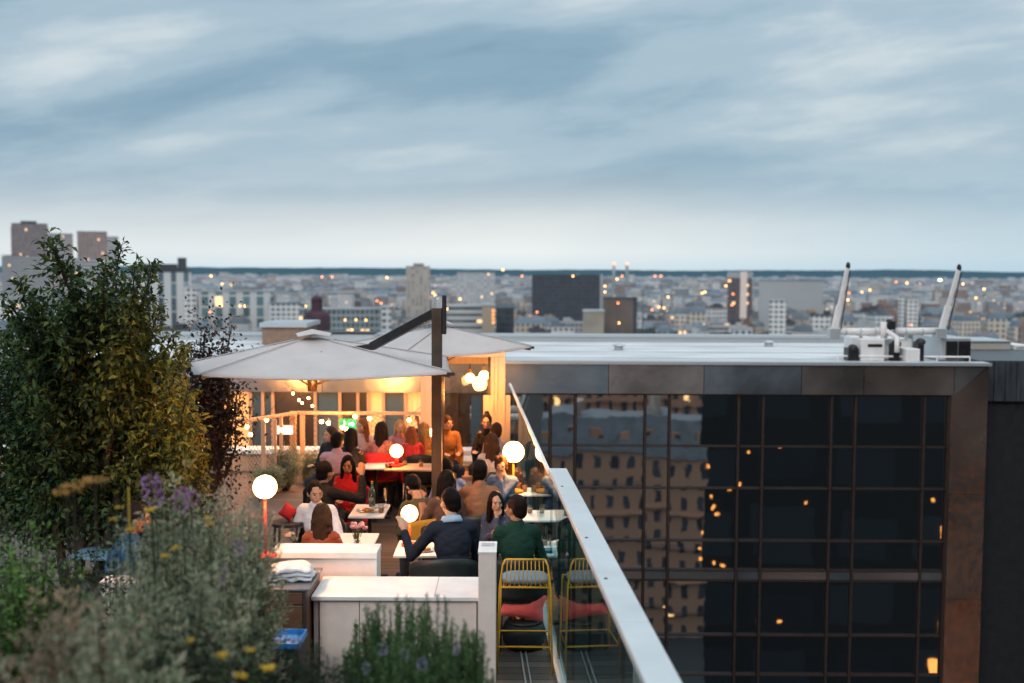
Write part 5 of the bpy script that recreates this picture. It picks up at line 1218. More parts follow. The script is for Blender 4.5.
def person(px, ytop, Y, face, label, top, bottom=(0.03, .035, .05), hair='black', style='short', skin='light', lean=8, yaw=0, nod=0, tilt=0,
           hl=None, hr=None, seat=.47, group=None, female=False, glasses=False, collar=None, sleeve=1.0, pattern=0, tail=0, size=None, side=0):
    """seated figure; local +Y is where the body faces; hl/hr are hand targets in local metres"""
    global NP; NP += 1
    tp = W(px, ytop, Y=Y)
    up_ = Matrix.Rotation(R(-lean), 3, 'X') @ Matrix.Rotation(R(side), 3, 'Y')
    hip = Vector((0, 0, seat + .09)); nb = hip + up_ @ Vector((0, 0, .50)); hc_ = nb + Vector((0, .03 + .02 * lean / 10, .135)); ztop = hc_.z + .125
    S = size or max(.88, min(1.12, tp.z / ztop))
    seat_s = seat
    # place so that the head comes where the photo has it
    Rf = Matrix.Rotation(R(face), 3, 'Z'); off = Rf @ Vector((hc_.x, hc_.y, 0)) * S
    e = empty('person', (tp.x - off.x, tp.y - off.y, 0), label, 'person', group, R(face)); e.scale = (S, S, S)
    sw_ = .140 if female else .160
    B = MB(); T = MB(); P = MB()
    def u(v): return hip + up_ @ Vector(v)
    # body
    B.ball(hip, (.15, .11, .10)); B.ball(u((0, 0, .14)), (.125, .09, .13), M=up_); B.ball(u((0, 0, .31)), (.15 if not female else .135, .105, .17), M=up_)
    B.cap(u((-sw_ + .03, 0, .44)), u((sw_ - .03, 0, .44)), .055); B.cap(u((0, .0, .44)), nb + Vector((0, .015, .06)), .056, .05)
    T.ball(hip + Vector((0, 0, .0)), (.160, .125, .12), 16, 10); T.ball(u((0, 0, .14)), (.142 if not female else .125, .112, .15), 16, 10, up_); T.ball(u((0, 0, .31)), (.160 if not female else .14, .122, .185), 16, 10, up_)
    T.cap(u((-sw_ + .02, 0, .435)), u((sw_ - .02, 0, .435)), .066 if not female else .056, n=12); T.cap(u((0, 0, .42)), u((0, .012, .50)), .085, .068, n=12)
    # legs
    for s in (-1, 1):
        h_ = hip + Vector((s * .09, .02, -.02)); k_ = Vector((s * .13, .43, seat + .05)); a_ = Vector((s * .13, .40, .09)); t_ = a_ + Vector((s * .02, .16, -.05))
        B.cap(h_, k_, .078, .055); B.cap(k_, a_, .052, .034); B.cap(a_ + Vector((0, -.03, -.03)), t_, .036, .03)
        P.cap(h_, k_, .096, .070, 12); P.cap(k_, a_ + Vector((0, 0, .02)), .068, .05, 12)
    P.ball(hip + Vector((0, 0, -.02)), (.18, .135, .095), 14, 10)
    # arms
    hands = []
    for s, tgt in ((-1, hl), (1, hr)):
        sh_ = u((s * sw_, 0, .43)); tgt = Vector(tgt) if tgt else Vector((s * .12, .36, .76))
        el, wr = ik(sh_, tgt, .29, .25, Vector((s * .35, -.3, -1.0)))
        B.cap(sh_, el, .048, .038); B.cap(el, wr, .037, .025)
        rs = .056 if not female else .048
        T.cap(sh_, el, rs, .046, 12)
        if sleeve >= 1: T.cap(el, el.lerp(wr, .9), .046, .034, 12)
        elif sleeve > .3: T.cap(el, el.lerp(wr, .25), .050, .046, 12)
        hands.append((s, el, wr))
        d = (wr - el).normalized(); side_ = d.cross(Vector((0, 0, 1))); side_ = side_.normalized() if side_.length > .1 else Vector((1, 0, 0)); nrm = side_.cross(d).normalized()
        pc_ = wr + d * .055; Mh = Matrix((side_, d, nrm)).transposed()
        B.ball(pc_, (.040, .052, .018), 10, 8, Mh); B.cap(wr - d * .02, pc_, .026, .022)
        for q, (fx, fl) in enumerate(((-.030, .060), (-.010, .072), (.011, .068), (.030, .052))):
            r0 = pc_ + side_ * fx + d * .038; r1 = r0 + d * fl * .5 - nrm * .006; r2_ = r1 + d * fl * .42 - nrm * .022
            B.cap(r0, r1, .0095, .009, 6); B.cap(r1, r2_, .009, .0075, 6)
        th0 = wr + d * .03 - side_ * s * .03; th1 = th0 - side_ * s * .022 + d * .03; th2 = th1 + d * .028 - nrm * .008
        B.cap(th0, th1, .012, .011, 6); B.cap(th1, th2, .011, .008, 6)
    # head
    Hm = Matrix.Rotation(R(yaw), 3, 'Z') @ Matrix.Rotation(R(tilt), 3, 'Y') @ Matrix.Rotation(R(-nod), 3, 'X')
    def hd(v): return hc_ + Hm @ Vector(v)
    B.ball(hd((0, -.005, .02)), (.074, .093, .100), 18, 12, Hm); B.ball(hd((0, .022, -.042)), (.056, .064, .060), 14, 10, Hm); B.ball(hd((0, .062, -.075)), (.024, .022, .02), 10, 8, Hm)
    B.cap(hd((0, .088, .008)), hd((0, .106, -.026)), .008, .0135, 8); B.cap(hd((-.032, .080, .026)), hd((.032, .080, .026)), .011, n=8); B.cap(hd((-.022, .079, -.062)), hd((.022, .079, -.062)), .010, n=8)
    for s in (-1, 1):
        B.ball(hd((s * .076, -.006, -.01)), (.011, .02, .032), 8, 8, Hm); B.ball(hd((s * .038, .066, -.02)), (.022, .02, .022), 8, 6, Hm)
    body = B.build('body', SKIN[skin], e, True); body['_v'] = .0085; TOBAKE.append((body, .0085, 2))
    o_ = T.build('shirt', cloth(top, pattern=pattern), e, True); TOBAKE.append((o_, .014, 3))
    o_ = P.build('trousers', cloth(bottom), e, True); TOBAKE.append((o_, .015, 3))
    for s in (-1, 1):
        mb = MB(); mb.ball(hd((s * .031, .081, .004)), (.011, .007, .0065), 8, 6, Hm); mb.build('eye', EYEM, e, True)
        mb = MB(); mb.cap(hd((s * .016, .089, .024)), hd((s * .046, .080, .026)), .0045, n=6); mb.build('eyebrow', HAIR[hair], e, True)
        mb = MB(); a_ = Vector((s * .13, .40, .045)); mb.cap(a_ + Vector((0, -.05, 0)), a_ + Vector((s * .015, .15, -.005)), .046, .04, 10); mb.build('shoe', M['black'], e, True)
    mb = MB(); mb.cap(hd((-.017, .087, -.060)), hd((.017, .087, -.060)), .0055, n=6); mb.build('mouth', LIP, e, True)
    # hair
    Hh = MB()
    if style == 'balding': Hh.ball(hd((0, -.026, .012)), (.083, .086, .094), 18, 12, Hm)
    elif style == 'short' and not female: Hh.ball(hd((0, -.016, .036)), (.081, .095, .097), 18, 12, Hm)
    else: Hh.ball(hd((0, -.018, .030)), (.085, .098, .103), 18, 12, Hm)
    Hh.ball(hd((0, -.045, -.015)), (.076 if female else .070, .062, .085 if female else .072), 14, 10, Hm)
    for s in ((-1, 1) if female or style == 'tousled' else ()): Hh.ball(hd((s * .066, -.008, .03)), (.02, .05, .05), 10, 8, Hm)
    if style == 'tousled':
        rr = random.Random(NP)
        for k in range(16): a = rr.uniform(0, 6.28); Hh.ball(hd((math.cos(a) * .06, math.sin(a) * .065 - .01, .07 + rr.uniform(0, .05))), .026, 8, 6)
    if style in ('long', 'wavy', 'hood'):
        Ln = {'long': .26, 'wavy': .30, 'hood': .2}[style]
        Hh.cap(hd((0, -.05, -.02)), hd((0, -.06, 0)) + Vector((0, -.03, -Ln)), .082, .062 if style == 'long' else .08, 12)
        for s in (-1, 1): Hh.cap(hd((s * .07, -.01, .02)), hd((s * .072, -.02, 0)) + Vector((s * .01, -.01, -Ln * .8)), .028, .030, 10)
        if style == 'wavy':
            rr = random.Random(NP)
            for k in range(14): Hh.ball(hd((rr.uniform(-.075, .075), -.07, -.04)) + Vector((0, -.02, -rr.uniform(0, Ln))), rr.uniform(.03, .045), 8, 6)
    if style == 'bun': Hh.ball(hd((0, -.05, .125)), (.042, .042, .04), 12, 8)
    if style == 'pony': Hh.cap(hd((0, -.10, .02)), hd((0, -.11, -.02)) + Vector((0, -.03, -.18)), .036, .022, 10); Hh.cap(hd((0, -.09, .05)), hd((0, -.115, .02)), .03, .036, 8)
    if style == 'hood': Hh.ball(hd((0, -.02, .02)), (.105, .11, .13), 16, 10, Hm)
    h_ = Hh.build('hair', HAIR[hair], e, True); TOBAKE.append((h_, .011, 1 if style in ('tousled', 'wavy') else 2))
    if collar:
        mb = MB(); mb.lathe([(.100, 0), (.086, .026), (.074, .052)], 18); o_ = mb.build('collar', cloth(collar), e, True, solid=.01); o_.location = nb + Vector((0, .004, -.022)); o_.rotation_euler = (R(-lean - 6), 0, 0)
    if glasses:
        mb = MB()
        for s in (-1, 1):
            pts = [hd((s * .034 + .021 * math.cos(a), .094, .004 + .016 * math.sin(a))) for a in [2 * math.pi * k / 12 for k in range(13)]]; mb.tube(pts, .0028, 5); mb.tube([hd((s * .056, .09, .006)), hd((s * .079, -.005, .006))], .0028, 5)
        mb.tube([hd((-.013, .097, .005)), hd((.013, .097, .005))], .0028, 5); mb.build('glasses', M['black'], e)
    return e, S
def sit(e, S, label, m='shell', rz=None, **k):
    shell_chair(e.location.x, e.location.y, math.degrees(e.rotation_euler.z), label, m, h=.455 * S, **k)

NAVY = (.006, .012, .026); 
pe = person(450.5, 488, 9.78, 14, 'man in a navy sweater with light blue collar seen from behind at the front table', NAVY, hair='black', lean=14, yaw=20, nod=4, hl=(-.37, .33, .93), hr=(.16, .40, .80), collar=(.30, .45, .60)); shell_chair(pe[0].location.x - .10, pe[0].location.y - .05, 8, 'dark grey shell chair under the man in the navy sweater', 'shell', .47, w=.27, hb_=.44)
pe = person(516, 495, 9.85, 8, 'man in a dark green sweater with thinning hair beside the glass', (.003, .036, .022), hair='dark', style='short', lean=10, yaw=42, hl=(-.16, .36, .80), hr=(.2, .36, .80), skin='tan'); sit(*pe, 'dark shell chair under the man in green', w=.27)
pe = person(496, 493, 10.95, 172, 'woman with long dark hair and blue grey cardigan, hand at her chin', (.06, .075, .12), hair='dark', style='long', lean=14, yaw=24, female=True, hl=(-.02, .24, 1.02), hr=(.02, .27, .84)); sit(*pe, 'dark shell chair of the woman with her hand at her chin', w=.24)
pe = person(480.5, 460, 11.5, -4, 'man in a tan brown jacket seen from behind at the second table', (.28, .13, .065), hair='black', skin='tan', lean=10, yaw=-12); sit(*pe, 'dark shell chair under the man in the tan jacket', w=.27)
pe = person(501, 457, 12.75, 165, 'man with brown hair and glasses in a blue shirt facing the camera', (.12, .19, .33), hair='brown', style='tousled', glasses=True, lean=14, yaw=14, hl=(-.02, .26, 1.03), hr=(.05, .3, .8)); sit(*pe, 'grey shell chair of the man with glasses', w=.24)
pe = person(445, 458.5, 12.3, 26, 'black haired man in a light blue shirt leaning left from behind', (.17, .24, .42), hair='black', skin='tan', lean=16, side=-8, yaw=20, hl=(-.30, .34, .82)); sit(*pe, 'dark shell chair under the man in the light blue shirt', w=.25)
pe = person(446.5, 470, 11.2, 6, 'woman with long black hair in a dark top directly behind the navy sweater', (.10, .055, .04), hair='black', style='long', skin='tan', female=True, lean=8, sleeve=.2, hl=(-.25, .30, .85)); sit(*pe, 'dark shell chair of the woman behind the navy sweater', w=.24)
pe = person(413.5, 475, 11.75, 25, 'black haired person in an olive jacket bending down over the table', (.075, .07, .035), hair='black', style='tousled', lean=46, nod=58, hl=(-.1, .52, .72), hr=(.2, .5, .72), size=1.0); sit(*pe, 'olive chair under the bending person', m='mustard', w=.25)
pe = person(315, 481, 10.85, 176, 'dark haired man in a white shirt facing the camera and looking aside', (.78, .74, .76), hair='dark', skin='light', lean=10, yaw=32, nod=8, hl=(-.22, .34, .80), hr=(.22, .32, .78)); sit(*pe, 'mustard trimmed dark chair of the man in the white shirt', w=.25)
pe = person(322, 503, 9.95, 2, 'woman in a rust red top with long brown hair seen from behind', (.36, .075, .03), hair='brown', style='wavy', female=True, lean=8, hr=(.2, .34, .78)); sit(*pe, 'dark shell chair of the woman in rust', w=.22)
pe = person(325, 461, 11.6, -20, 'man in a black jacket seen from behind raising his right hand', (.002, .002, .003), hair='black', skin='tan', lean=12, yaw=-14, hr=(.34, .34, 1.14)); sit(*pe, 'dark shell chair under the man in the black jacket', w=.27)
pe = person(348, 455.5, 12.75, 184, 'woman with black hair around her face and a red top facing the camera', (.48, .012, .02), hair='black', style='long', skin='tan', female=True, lean=10, yaw=-6, nod=4); sit(*pe, 'red chair of the woman in the red top', m='red', w=.24)
pe = person(337.5, 432, 13.95, -8, 'man in a pale pink shirt with short black hair seen from behind', (.45, .27, .30), hair='black', lean=8, yaw=-16); sit(*pe, 'dark shell chair under the man in the pink shirt', w=.27)
pe = person(330, 427, 15.0, 150, 'brown haired man in a black jacket behind the pink shirt', (.014, .013, .015), hair='brown', lean=6, yaw=-20); sit(*pe, 'dark chair of the man behind the pink shirt', w=.24)
pe = person(351, 428, 14.8, -10, 'woman with long black hair down her back beside the pink shirt', (.02, .016, .016), hair='black', style='long', female=True, lean=4); sit(*pe, 'dark chair of the long haired woman beside the pink shirt', w=.23)
pe = person(362, 418.5, 15.9, 178, 'woman with red hair in a pale pink dress near the mesh railing', (.60, .33, .27), hair='red', style='wavy', female=True, lean=6, yaw=-30, sleeve=.2); sit(*pe, 'red chair of the woman in pale pink', m='red', w=.24)
pe = person(381.5, 421.5, 15.2, -12, 'woman in a colourful flowered dress with dark brown hair', (.48, .16, .12), hair='dark', style='long', female=True, lean=4, pattern=1, sleeve=.2)
shell_chair(pe[0].location.x - .05, pe[0].location.y - .02, 0, 'red square backed chair under the flowered dress', 'red', .5, w=.3)
pe = person(400, 427, 16.2, 190, 'blond person in pink raising a hand beside the string lights', (.55, .20, .17), hair='blond', female=True, style='long', lean=4, hl=(-.30, .28, 1.30)); sit(*pe, 'cream chair of the blond person', m='cream', w=.23)
pe = person(411, 437, 15.6, 20, 'person in a bright red top left of the orange coat', (.55, .03, .025), hair='red', style='long', female=True, lean=12); sit(*pe, 'red chair of the person in bright red', m='red', w=.23)
pe = person(424, 425, 16.0, 10, 'person in an orange brown coat with fair hair left of the mast', (.42, .16, .035), hair='blond', style='wavy', female=True, lean=6, pattern=1); sit(*pe, 'mustard chair of the person in the orange coat', m='mustard', w=.24)
pe = person(447, 415.5, 16.0, 196, 'person in an ochre brown coat just right of the parasol mast', (.33, .13, .03), hair='brown', lean=2, yaw=30); sit(*pe, 'mustard chair of the person in the ochre coat', m='mustard', w=.24)
pe = person(486.5, 414, 16.0, 166, 'woman with a high black bun in a black jacket facing the camera', (.015, .013, .014), hair='black', style='bun', female=True, lean=8, yaw=10); sit(*pe, 'dark chair of the woman with the bun', w=.23)
pe = person(495.5, 422.5, 15.1, 8, 'woman with brown hair in a pale pink sweater from behind', (.50, .28, .24), hair='brown', style='short', female=True, lean=8, yaw=14); sit(*pe, 'dark chair of the woman in the pale pink sweater', w=.23)
pe = person(491.5, 433, 14.1, 6, 'woman with very long brown hair and a white blouse from behind', (.55, .50, .50), hair='brown', style='wavy', female=True, lean=6); sit(*pe, 'dark chair of the woman in the white blouse', w=.23)
pe = person(509, 466, 13.6, 6, 'brown haired person partly hidden under the largest globe lamp', (.16, .08, .05), hair='brown', style='long', female=True, lean=4)
pe = person(137, 499, 8.9, -70, 'person in a blue patterned shirt half hidden behind the flowering shrubs', (.03, .11, .22), hair='dark', skin='tan', lean=14, pattern=1, yaw=-10); sit(*pe, 'dark chair of the person behind the shrubs', w=.25)

# empty lounge chairs in the middle
def oval_chair(px, py, Y, w, label, m1, m2, rz=0):
    p = W(px, py, Y=Y); h = p.z
    e = empty('lounge_chair', (p.x, Y, 0), label, 'chair', None, R(rz))
    o_ = shell_mb(w=w, d=.26, hb_=h - .38, open_=.35).build('backrest', M[m1], e, True, solid=.02); o_.location = (0, 0, .36)
    o_ = shell_mb(w=w * .9, d=.22, hb_=h - .46, open_=.3).build('back_cushion', M[m2], e, True, solid=.02); o_.location = (0, 0, .38)
    mb = MB(); mb.lathe([(w * .9, .34), (w * .95, .38), (w * .9, .42)], 20); mb.build('seat', M[m2], e, True); legs4(e, w * .6, w * .6, .34, M['dark_metal'])
oval_chair(380, 459, 15.3, .23, 'brown oval backed lounge chair left of the small globe lamp', 'bronze', 'bronze')
oval_chair(422, 451, 15.4, .27, 'black rimmed lounge chair with mustard back left of the mast', 'black', 'mustard')
import numpy as np
# ================================================================ PLANTS
def leaf_mat(name, cols, rough=.55, transl=.25, pos=None):
    mt, t = nt(name); out = N(t, 'ShaderNodeOutputMaterial'); g = N(t, 'ShaderNodeNewGeometry')
    c = ramp(t, g.outputs['Random Per Island'], [(i / (len(cols) - 1), q) for i, q in enumerate(cols)])
    tc = N(t, 'ShaderNodeTexCoord'); nz = N(t, 'ShaderNodeTexNoise', i_Scale=2.6, i_Detail=3.0); L(t, tc.outputs['Object'], nz.inputs['Vector'])
    br = ramp(t, nz.outputs[0], [(.35, (.55, .6, .55)), (.65, (1.3, 1.25, 1.1))]); c = mixc(t, 1.0, c, br, 'MULTIPLY')
    if pos:   # yellow leaf tint with warm lamplight painted in, lower right flank of the crown
        mp = N(t, 'ShaderNodeMapping'); L(t, tc.outputs['Object'], mp.inputs[0]); mp.inputs['Location'].default_value = pos[0]; mp.inputs['Scale'].default_value = pos[1]
        gr_ = N(t, 'ShaderNodeVectorMath', operation='LENGTH'); L(t, mp.outputs[0], gr_.inputs[0])
        f = math_(t, 'MULTIPLY', math_(t, 'SUBTRACT', 1.25, gr_.outputs['Value'], clamp=True), .9); f = math_(t, 'MULTIPLY', f, math_(t, 'ADD', math_(t, 'MULTIPLY', g.outputs['Random Per Island'], 1.3), .0), clamp=True)
        c = mixc(t, f, c, pos[2])
    p = N(t, 'ShaderNodeBsdfPrincipled', i_Roughness=rough); L(t, c, p.inputs['Base Color']); p.inputs['Specular IOR Level'].default_value = .3
    tr = N(t, 'ShaderNodeBsdfTranslucent'); L(t, c, tr.inputs['Color']); mx = N(t, 'ShaderNodeMixShader', i_Fac=transl); L(t, p.outputs[0], mx.inputs[1]); L(t, tr.outputs[0], mx.inputs[2]); L(t, mx.outputs[0], out.inputs[0]); return mt
M['bark'] = mat('bark', (.055, .04, .03), .9, var=.3, scale=20, stretch=(1, 1, .3), bump=.8)
M['leaf_green'] = leaf_mat('leaf_green', [(.018, .045, .022), (.034, .075, .03), (.06, .105, .034), (.12, .155, .045)], pos=((-1.1 * 1.05, 0, -2.1 * .95), (1.05, .3, .95), (.36, .27, .03)))
M['leaf_plum'] = leaf_mat('leaf_plum', [(.02, .014, .014), (.035, .022, .02), (.05, .035, .03)])
M['leaf_grey'] = leaf_mat('leaf_grey', [(.15, .22, .14), (.30, .35, .25), (.50, .47, .38), (.22, .28, .18)], transl=.35)
M['leaf_tan'] = leaf_mat('leaf_tan', [(.36, .25, .19), (.46, .33, .25), (.26, .23, .18)], transl=.35)
M['leaf_deep'] = leaf_mat('leaf_deep', [(.012, .03, .02), (.02, .05, .025), (.035, .07, .03)])
M['leaf_bright'] = leaf_mat('leaf_bright', [(.06, .14, .035), (.11, .23, .055), (.18, .33, .08)])
M['rosemary'] = leaf_mat('rosemary_needles', [(.045, .11, .045), (.085, .19, .07), (.14, .27, .10)])
M['petal_yellow'] = mat('petal_yellow', (.50, .32, .03), .8, var=.15); M['petal_purple'] = mat('petal_purple', (.33, .17, .34), .8, var=.3, scale=20); M['petal_lav'] = mat('petal_lavender', (.22, .20, .33), .8, var=.3)

def leaf(mb, p, d, n, l, w):
    """one leaf folded along its midrib, slightly drooping"""
    d = d.normalized(); s = d.cross(n); s = s.normalized() if s.length > 1e-3 else d.orthogonal().normalized(); u = s.cross(d)
    a = p; m = p + d * l * .5 + u * l * .06; tp = p + d * l - u * l * .14
    mb.add([a, m + s * w * .5 + u * w * .12, tp, m - s * w * .5 + u * w * .12, m - u * w * .05], [(0, 4, 1), (4, 2, 1), (0, 3, 4), (4, 3, 2)])
def rv(rr, s=1.0): return Vector((rr.gauss(0, 1), rr.gauss(0, 1), rr.gauss(0, 1))).normalized() * s

def crown_tree(name, label, base, shoots, mleaf, seed, leafl=.055, step=.028, dens=2, fill=0, group=None, lvl=1.0):
    """shoots: (start, end, radius) axes; every axis carries side twigs with alternate leaves"""
    rr = random.Random(seed); e = empty(name, base, label, 'tree', group); tr = MB(); lf = MB(); b0 = Vector(base)
    for (s, t_, sp) in shoots:
        s = Vector(s) - b0; t_ = Vector(t_) - b0
        mid = s.lerp(t_, .5) + rv(rr, .08); tr.tube([Vector((0, 0, 0)) if False else s, mid, t_], [.022, .014, .004], 6)
        Ln = (t_ - s).length; n = int(Ln / .055)
        for k in range(n):
            f = (k + rr.random()) / n; f = .08 + .92 * f; p = (s.lerp(mid, f * 2) if f < .5 else mid.lerp(t_, f * 2 - 1)); ax = (t_ - s).normalized()
            rad = sp * (1 - f) ** .55 + .03
            for q in range(dens):
                d = (rv(rr) + ax * .75).normalized(); Lt = rad * rr.uniform(.45, 1.1); pe_ = p + d * Lt + Vector((0, 0, Lt * .12))
                if rr.random() < .35: tr.tube([p, pe_], [.004, .0015], 3, caps=False)
                m_ = max(2, int(Lt / step)) 
                for j in range(m_):
                    ff = (j + 1) / m_; pp = p.lerp(pe_, ff); sd = rv(rr)
                    leaf(lf, pp, (d * .5 + sd * .9 + Vector((0, 0, -.25))), rv(rr) + Vector((0, 0, 1.2)), leafl * rr.uniform(.7, 1.25), leafl * .48 * rr.uniform(.8, 1.2))
    return e, tr, lf, rr
def finish(e, tr, lf, mleaf):
    tr.build('trunk', M['bark'], e); lf.build('crown', mleaf, e)

# the big tree on the left: forked stems with upright shoots
base = Vector((-4.2, 10.2, 0)); r8 = random.Random(12)
def Pt(px, py, Y): return W(px, py, Y=Y)
tips = [(20, 282), (48, 236), (66, 262), (30, 300), (8, 300), (88, 292), (104, 262), (122, 244), (135, 262), (146, 300), (153, 264), (128, 305), (160, 310), (172, 335), (183, 345), (188, 385), (195, 420), (190, 445), (5, 340), (50, 320), (78, 330), (110, 345), (140, 365), (170, 390), (30, 380), (65, 395), (100, 410), (140, 430), (175, 455), (15, 430), (60, 455), (105, 470), (-15, 360), (-20, 420), (185, 420), (165, 430), (-5, 480), (40, 500), (90, 500), (150, 480)]
sh = []; 
for (px, py) in tips:
    Y = 9.85 + r8.uniform(-.35, .75); t_ = Pt(px, py, Y); fork = Vector((-4.05 + (t_.x + 4.05) * .45, 10.3 + r8.uniform(-.15, .2), max(.7, t_.z - r8.uniform(1.0, 1.5)))); sh.append((fork, t_, r8.uniform(.30, .46)))
e, tr, lf, rr = crown_tree('leafy_tree', 'large bushy green tree with yellow right side filling the left edge', tuple(base), sh, None, 5, leafl=.080, step=.034, dens=4)
for (px, py) in ((0, 0),):
    for q in range(5):
        a = Vector((-.2 + q * .35, 0, .9 + .25 * (q % 2))); tr.tube([(0, 0, 0), a * .5 + Vector((0, 0, .1)), a + Vector((0, 0, .5))], [.07, .05, .03], 8)
    for (s, t_, sp) in sh: tr.tube([Vector((.2, .05, .8)), (Vector(s) - base) * .6 + Vector((.1, 0, .3)), Vector(s) - base], [.035, .028, .02], 6)
# dense inner leaves
for _ in range(16000):
    px, py = rr.uniform(-25, 208), rr.uniform(270, 530)
    if py < 34 + rr.uniform(-18, 22) + float(np.interp(px, [-25, 0, 25, 48, 80, 108, 125, 150, 165, 182, 186, 205, 215], [305, 296, 292, 262, 292, 280, 262, 296, 318, 345, 390, 400, 430])): continue
    p = W(px, py, Y=rr.uniform(10.1, 10.9)) - base; leaf(lf, p, rv(rr) + Vector((0, 0, -.2)), rv(rr) + Vector((0, 0, 1)), .075 * rr.uniform(.7, 1.35), .038)
finish(e, tr, lf, M['leaf_green'])
# plum tree
tips = [(205, 330), (222, 345), (232, 325), (215, 372), (238, 385), (228, 400), (205, 400), (220, 425), (236, 410), (200, 440), (225, 450), (190, 420), (240, 352)]
base2 = Vector((-3.6, 12.9, 0)); sh = []
for (px, py) in tips:
    Y = 12.9 + r8.uniform(-.2, .4); t_ = Pt(px, py, Y); sh.append((Vector((-3.6 + (t_.x + 3.6) * .5, 12.95, max(.8, t_.z - .8))), t_, .2))
e, tr, lf, rr = crown_tree('plum_leaved_tree', 'dark purple leaved small tree between the green tree and the parasol', tuple(base2), sh, None, 9, leafl=.05, step=.03, dens=2)
tr.tube([(0, 0, 0), (0, 0, 1.0)], [.06, .04], 8)
for (s, t_, sp) in sh: tr.tube([Vector((0, 0, .9)), Vector(s) - base2], [.03, .02], 6)
for _ in range(6500):
    p = W(rr.gauss(208, 16), rr.gauss(415, 38), Y=rr.uniform(12.8, 13.3)) - base2; leaf(lf, p, rv(rr), rv(rr) + Vector((0, 0, 1)), .06, .032)
finish(e, tr, lf, M['leaf_plum'])

# foreground planter bed
pb = empty('raised_planter', (-2.2, 4.4, 0), 'long raised planter in the foreground holding the herbs and shrubs', 'planter')
mb = MB(); mb.box(-2.6, 2.08, -1.0, 1.5, 0, 1.02); mb.build('trough', mat('planter_steel', (.06, .06, .06), .5, var=.2), pb, bevel=.01)
mb = MB(); nx, ny = 50, 26; vs_ = [(-2.58 + 4.64 * i / nx, -.98 + 2.46 * j / ny, 1.03 + .03 * noise.noise(Vector((i * .4, j * .4, 0)))) for j in range(ny + 1) for i in range(nx + 1)]
mb.add(vs_, [(j * (nx + 1) + i, j * (nx + 1) + i + 1, (j + 1) * (nx + 1) + i + 1, (j + 1) * (nx + 1) + i) for j in range(ny) for i in range(nx)]); mb.build('soil', M['soil'], pb, True)

def upright_herb(px, ytop, Y, n, spread, label, seed, mname='rosemary', group=None, zb=1.02, needle=.028):
    """a clump of upright stems clothed with short needles"""
    rr = random.Random(seed); tp = W(px, ytop, Y=Y); e = empty('rosemary_bush', (tp.x, Y, zb), label, 'bush', group); st = MB(); lf = MB()
    for k in range(n):
        a = rr.uniform(0, 6.28); r_ = spread * math.sqrt(rr.random()); b_ = Vector((math.cos(a) * r_ * .35, math.sin(a) * r_ * .35, 0)); hgt = (tp.z - zb) * rr.uniform(.62, 1.0) * (1 - .25 * (r_ / spread) ** 2)
        t_ = Vector((math.cos(a) * r_, math.sin(a) * r_, hgt)); mid = b_.lerp(t_, .5) + Vector((math.cos(a), math.sin(a), 0)) * r_ * .2
        pts = [b_, mid, t_]; st.tube(pts, [.004, .003, .0015], 4, caps=False); m_ = int(hgt / .0045)
        for j in range(m_):
            f = .12 + .88 * (j + rr.random()) / m_; p = b_.lerp(mid, f * 2) if f < .5 else mid.lerp(t_, f * 2 - 1)
            d = Vector((rr.gauss(0, 1), rr.gauss(0, 1), .9 + rr.random() * .8)); leaf(lf, p, d, rv(rr), needle * rr.uniform(.8, 1.3) * (1.25 - .5 * f), needle * .22)
    st.build('stems', M['bark'], e); lf.build('needles', M[mname], e); return e
for i, (px, yt, Y, n, sp) in enumerate(((395, 588, 5.2, 100, .26), (432, 594, 5.0, 110, .24), (464, 614, 4.9, 90, .16), (370, 630, 4.95, 80, .2), (412, 630, 4.6, 120, .26), (450, 635, 4.6, 100, .2), (376, 614, 5.35, 60, .14))):
    upright_herb(px, yt, Y, n, sp, ['tall rosemary clump at the left of the herb row below the counter', 'tallest middle rosemary clump below the counter', 'rosemary clump nearest the white pier', 'short rosemary clump at the left front', 'rosemary clump in the middle front', 'rosemary clump at the right front', 'slim rosemary clump at the back left'][i], 40 + i, group='rosemary clumps in the foreground planter')

def leafy_shrub(px, ytop, Y, w, n, label, seed, mname, leafl=.03, zb=1.02, ybot=None, lw=.5, name='leafy_shrub', tall=1.0):
    rr = random.Random(seed); tp = W(px, ytop, Y=Y); h = tp.z - zb; e = empty(name, (tp.x, Y, zb), label, 'shrub'); st = MB(); lf = MB()
    for k in range(n):
        a = rr.uniform(0, 6.28); r_ = w * math.sqrt(rr.random()); f_ = 1 - .45 * (r_ / w) ** 2
        t_ = Vector((math.cos(a) * r_, math.sin(a) * r_ * .8, h * f_ * rr.uniform(.55, 1.0))); b_ = Vector((t_.x * .3, t_.y * .3, 0)); st.tube([b_, b_.lerp(t_, .5) + Vector((0, 0, .04)), t_], [.005, .003, .001], 3, caps=False)
        for j in range(40):
            f = rr.uniform(.2, 1.0); p = b_.lerp(t_, f) + rv(rr, .05 * rr.random()); leaf(lf, p, rv(rr) + Vector((0, 0, .3)), rv(rr) + Vector((0, 0, 1)), leafl * rr.uniform(.7, 1.3), leafl * lw)
    st.build('stems', M['bark'], e); lf.build('foliage', M[mname], e); return e
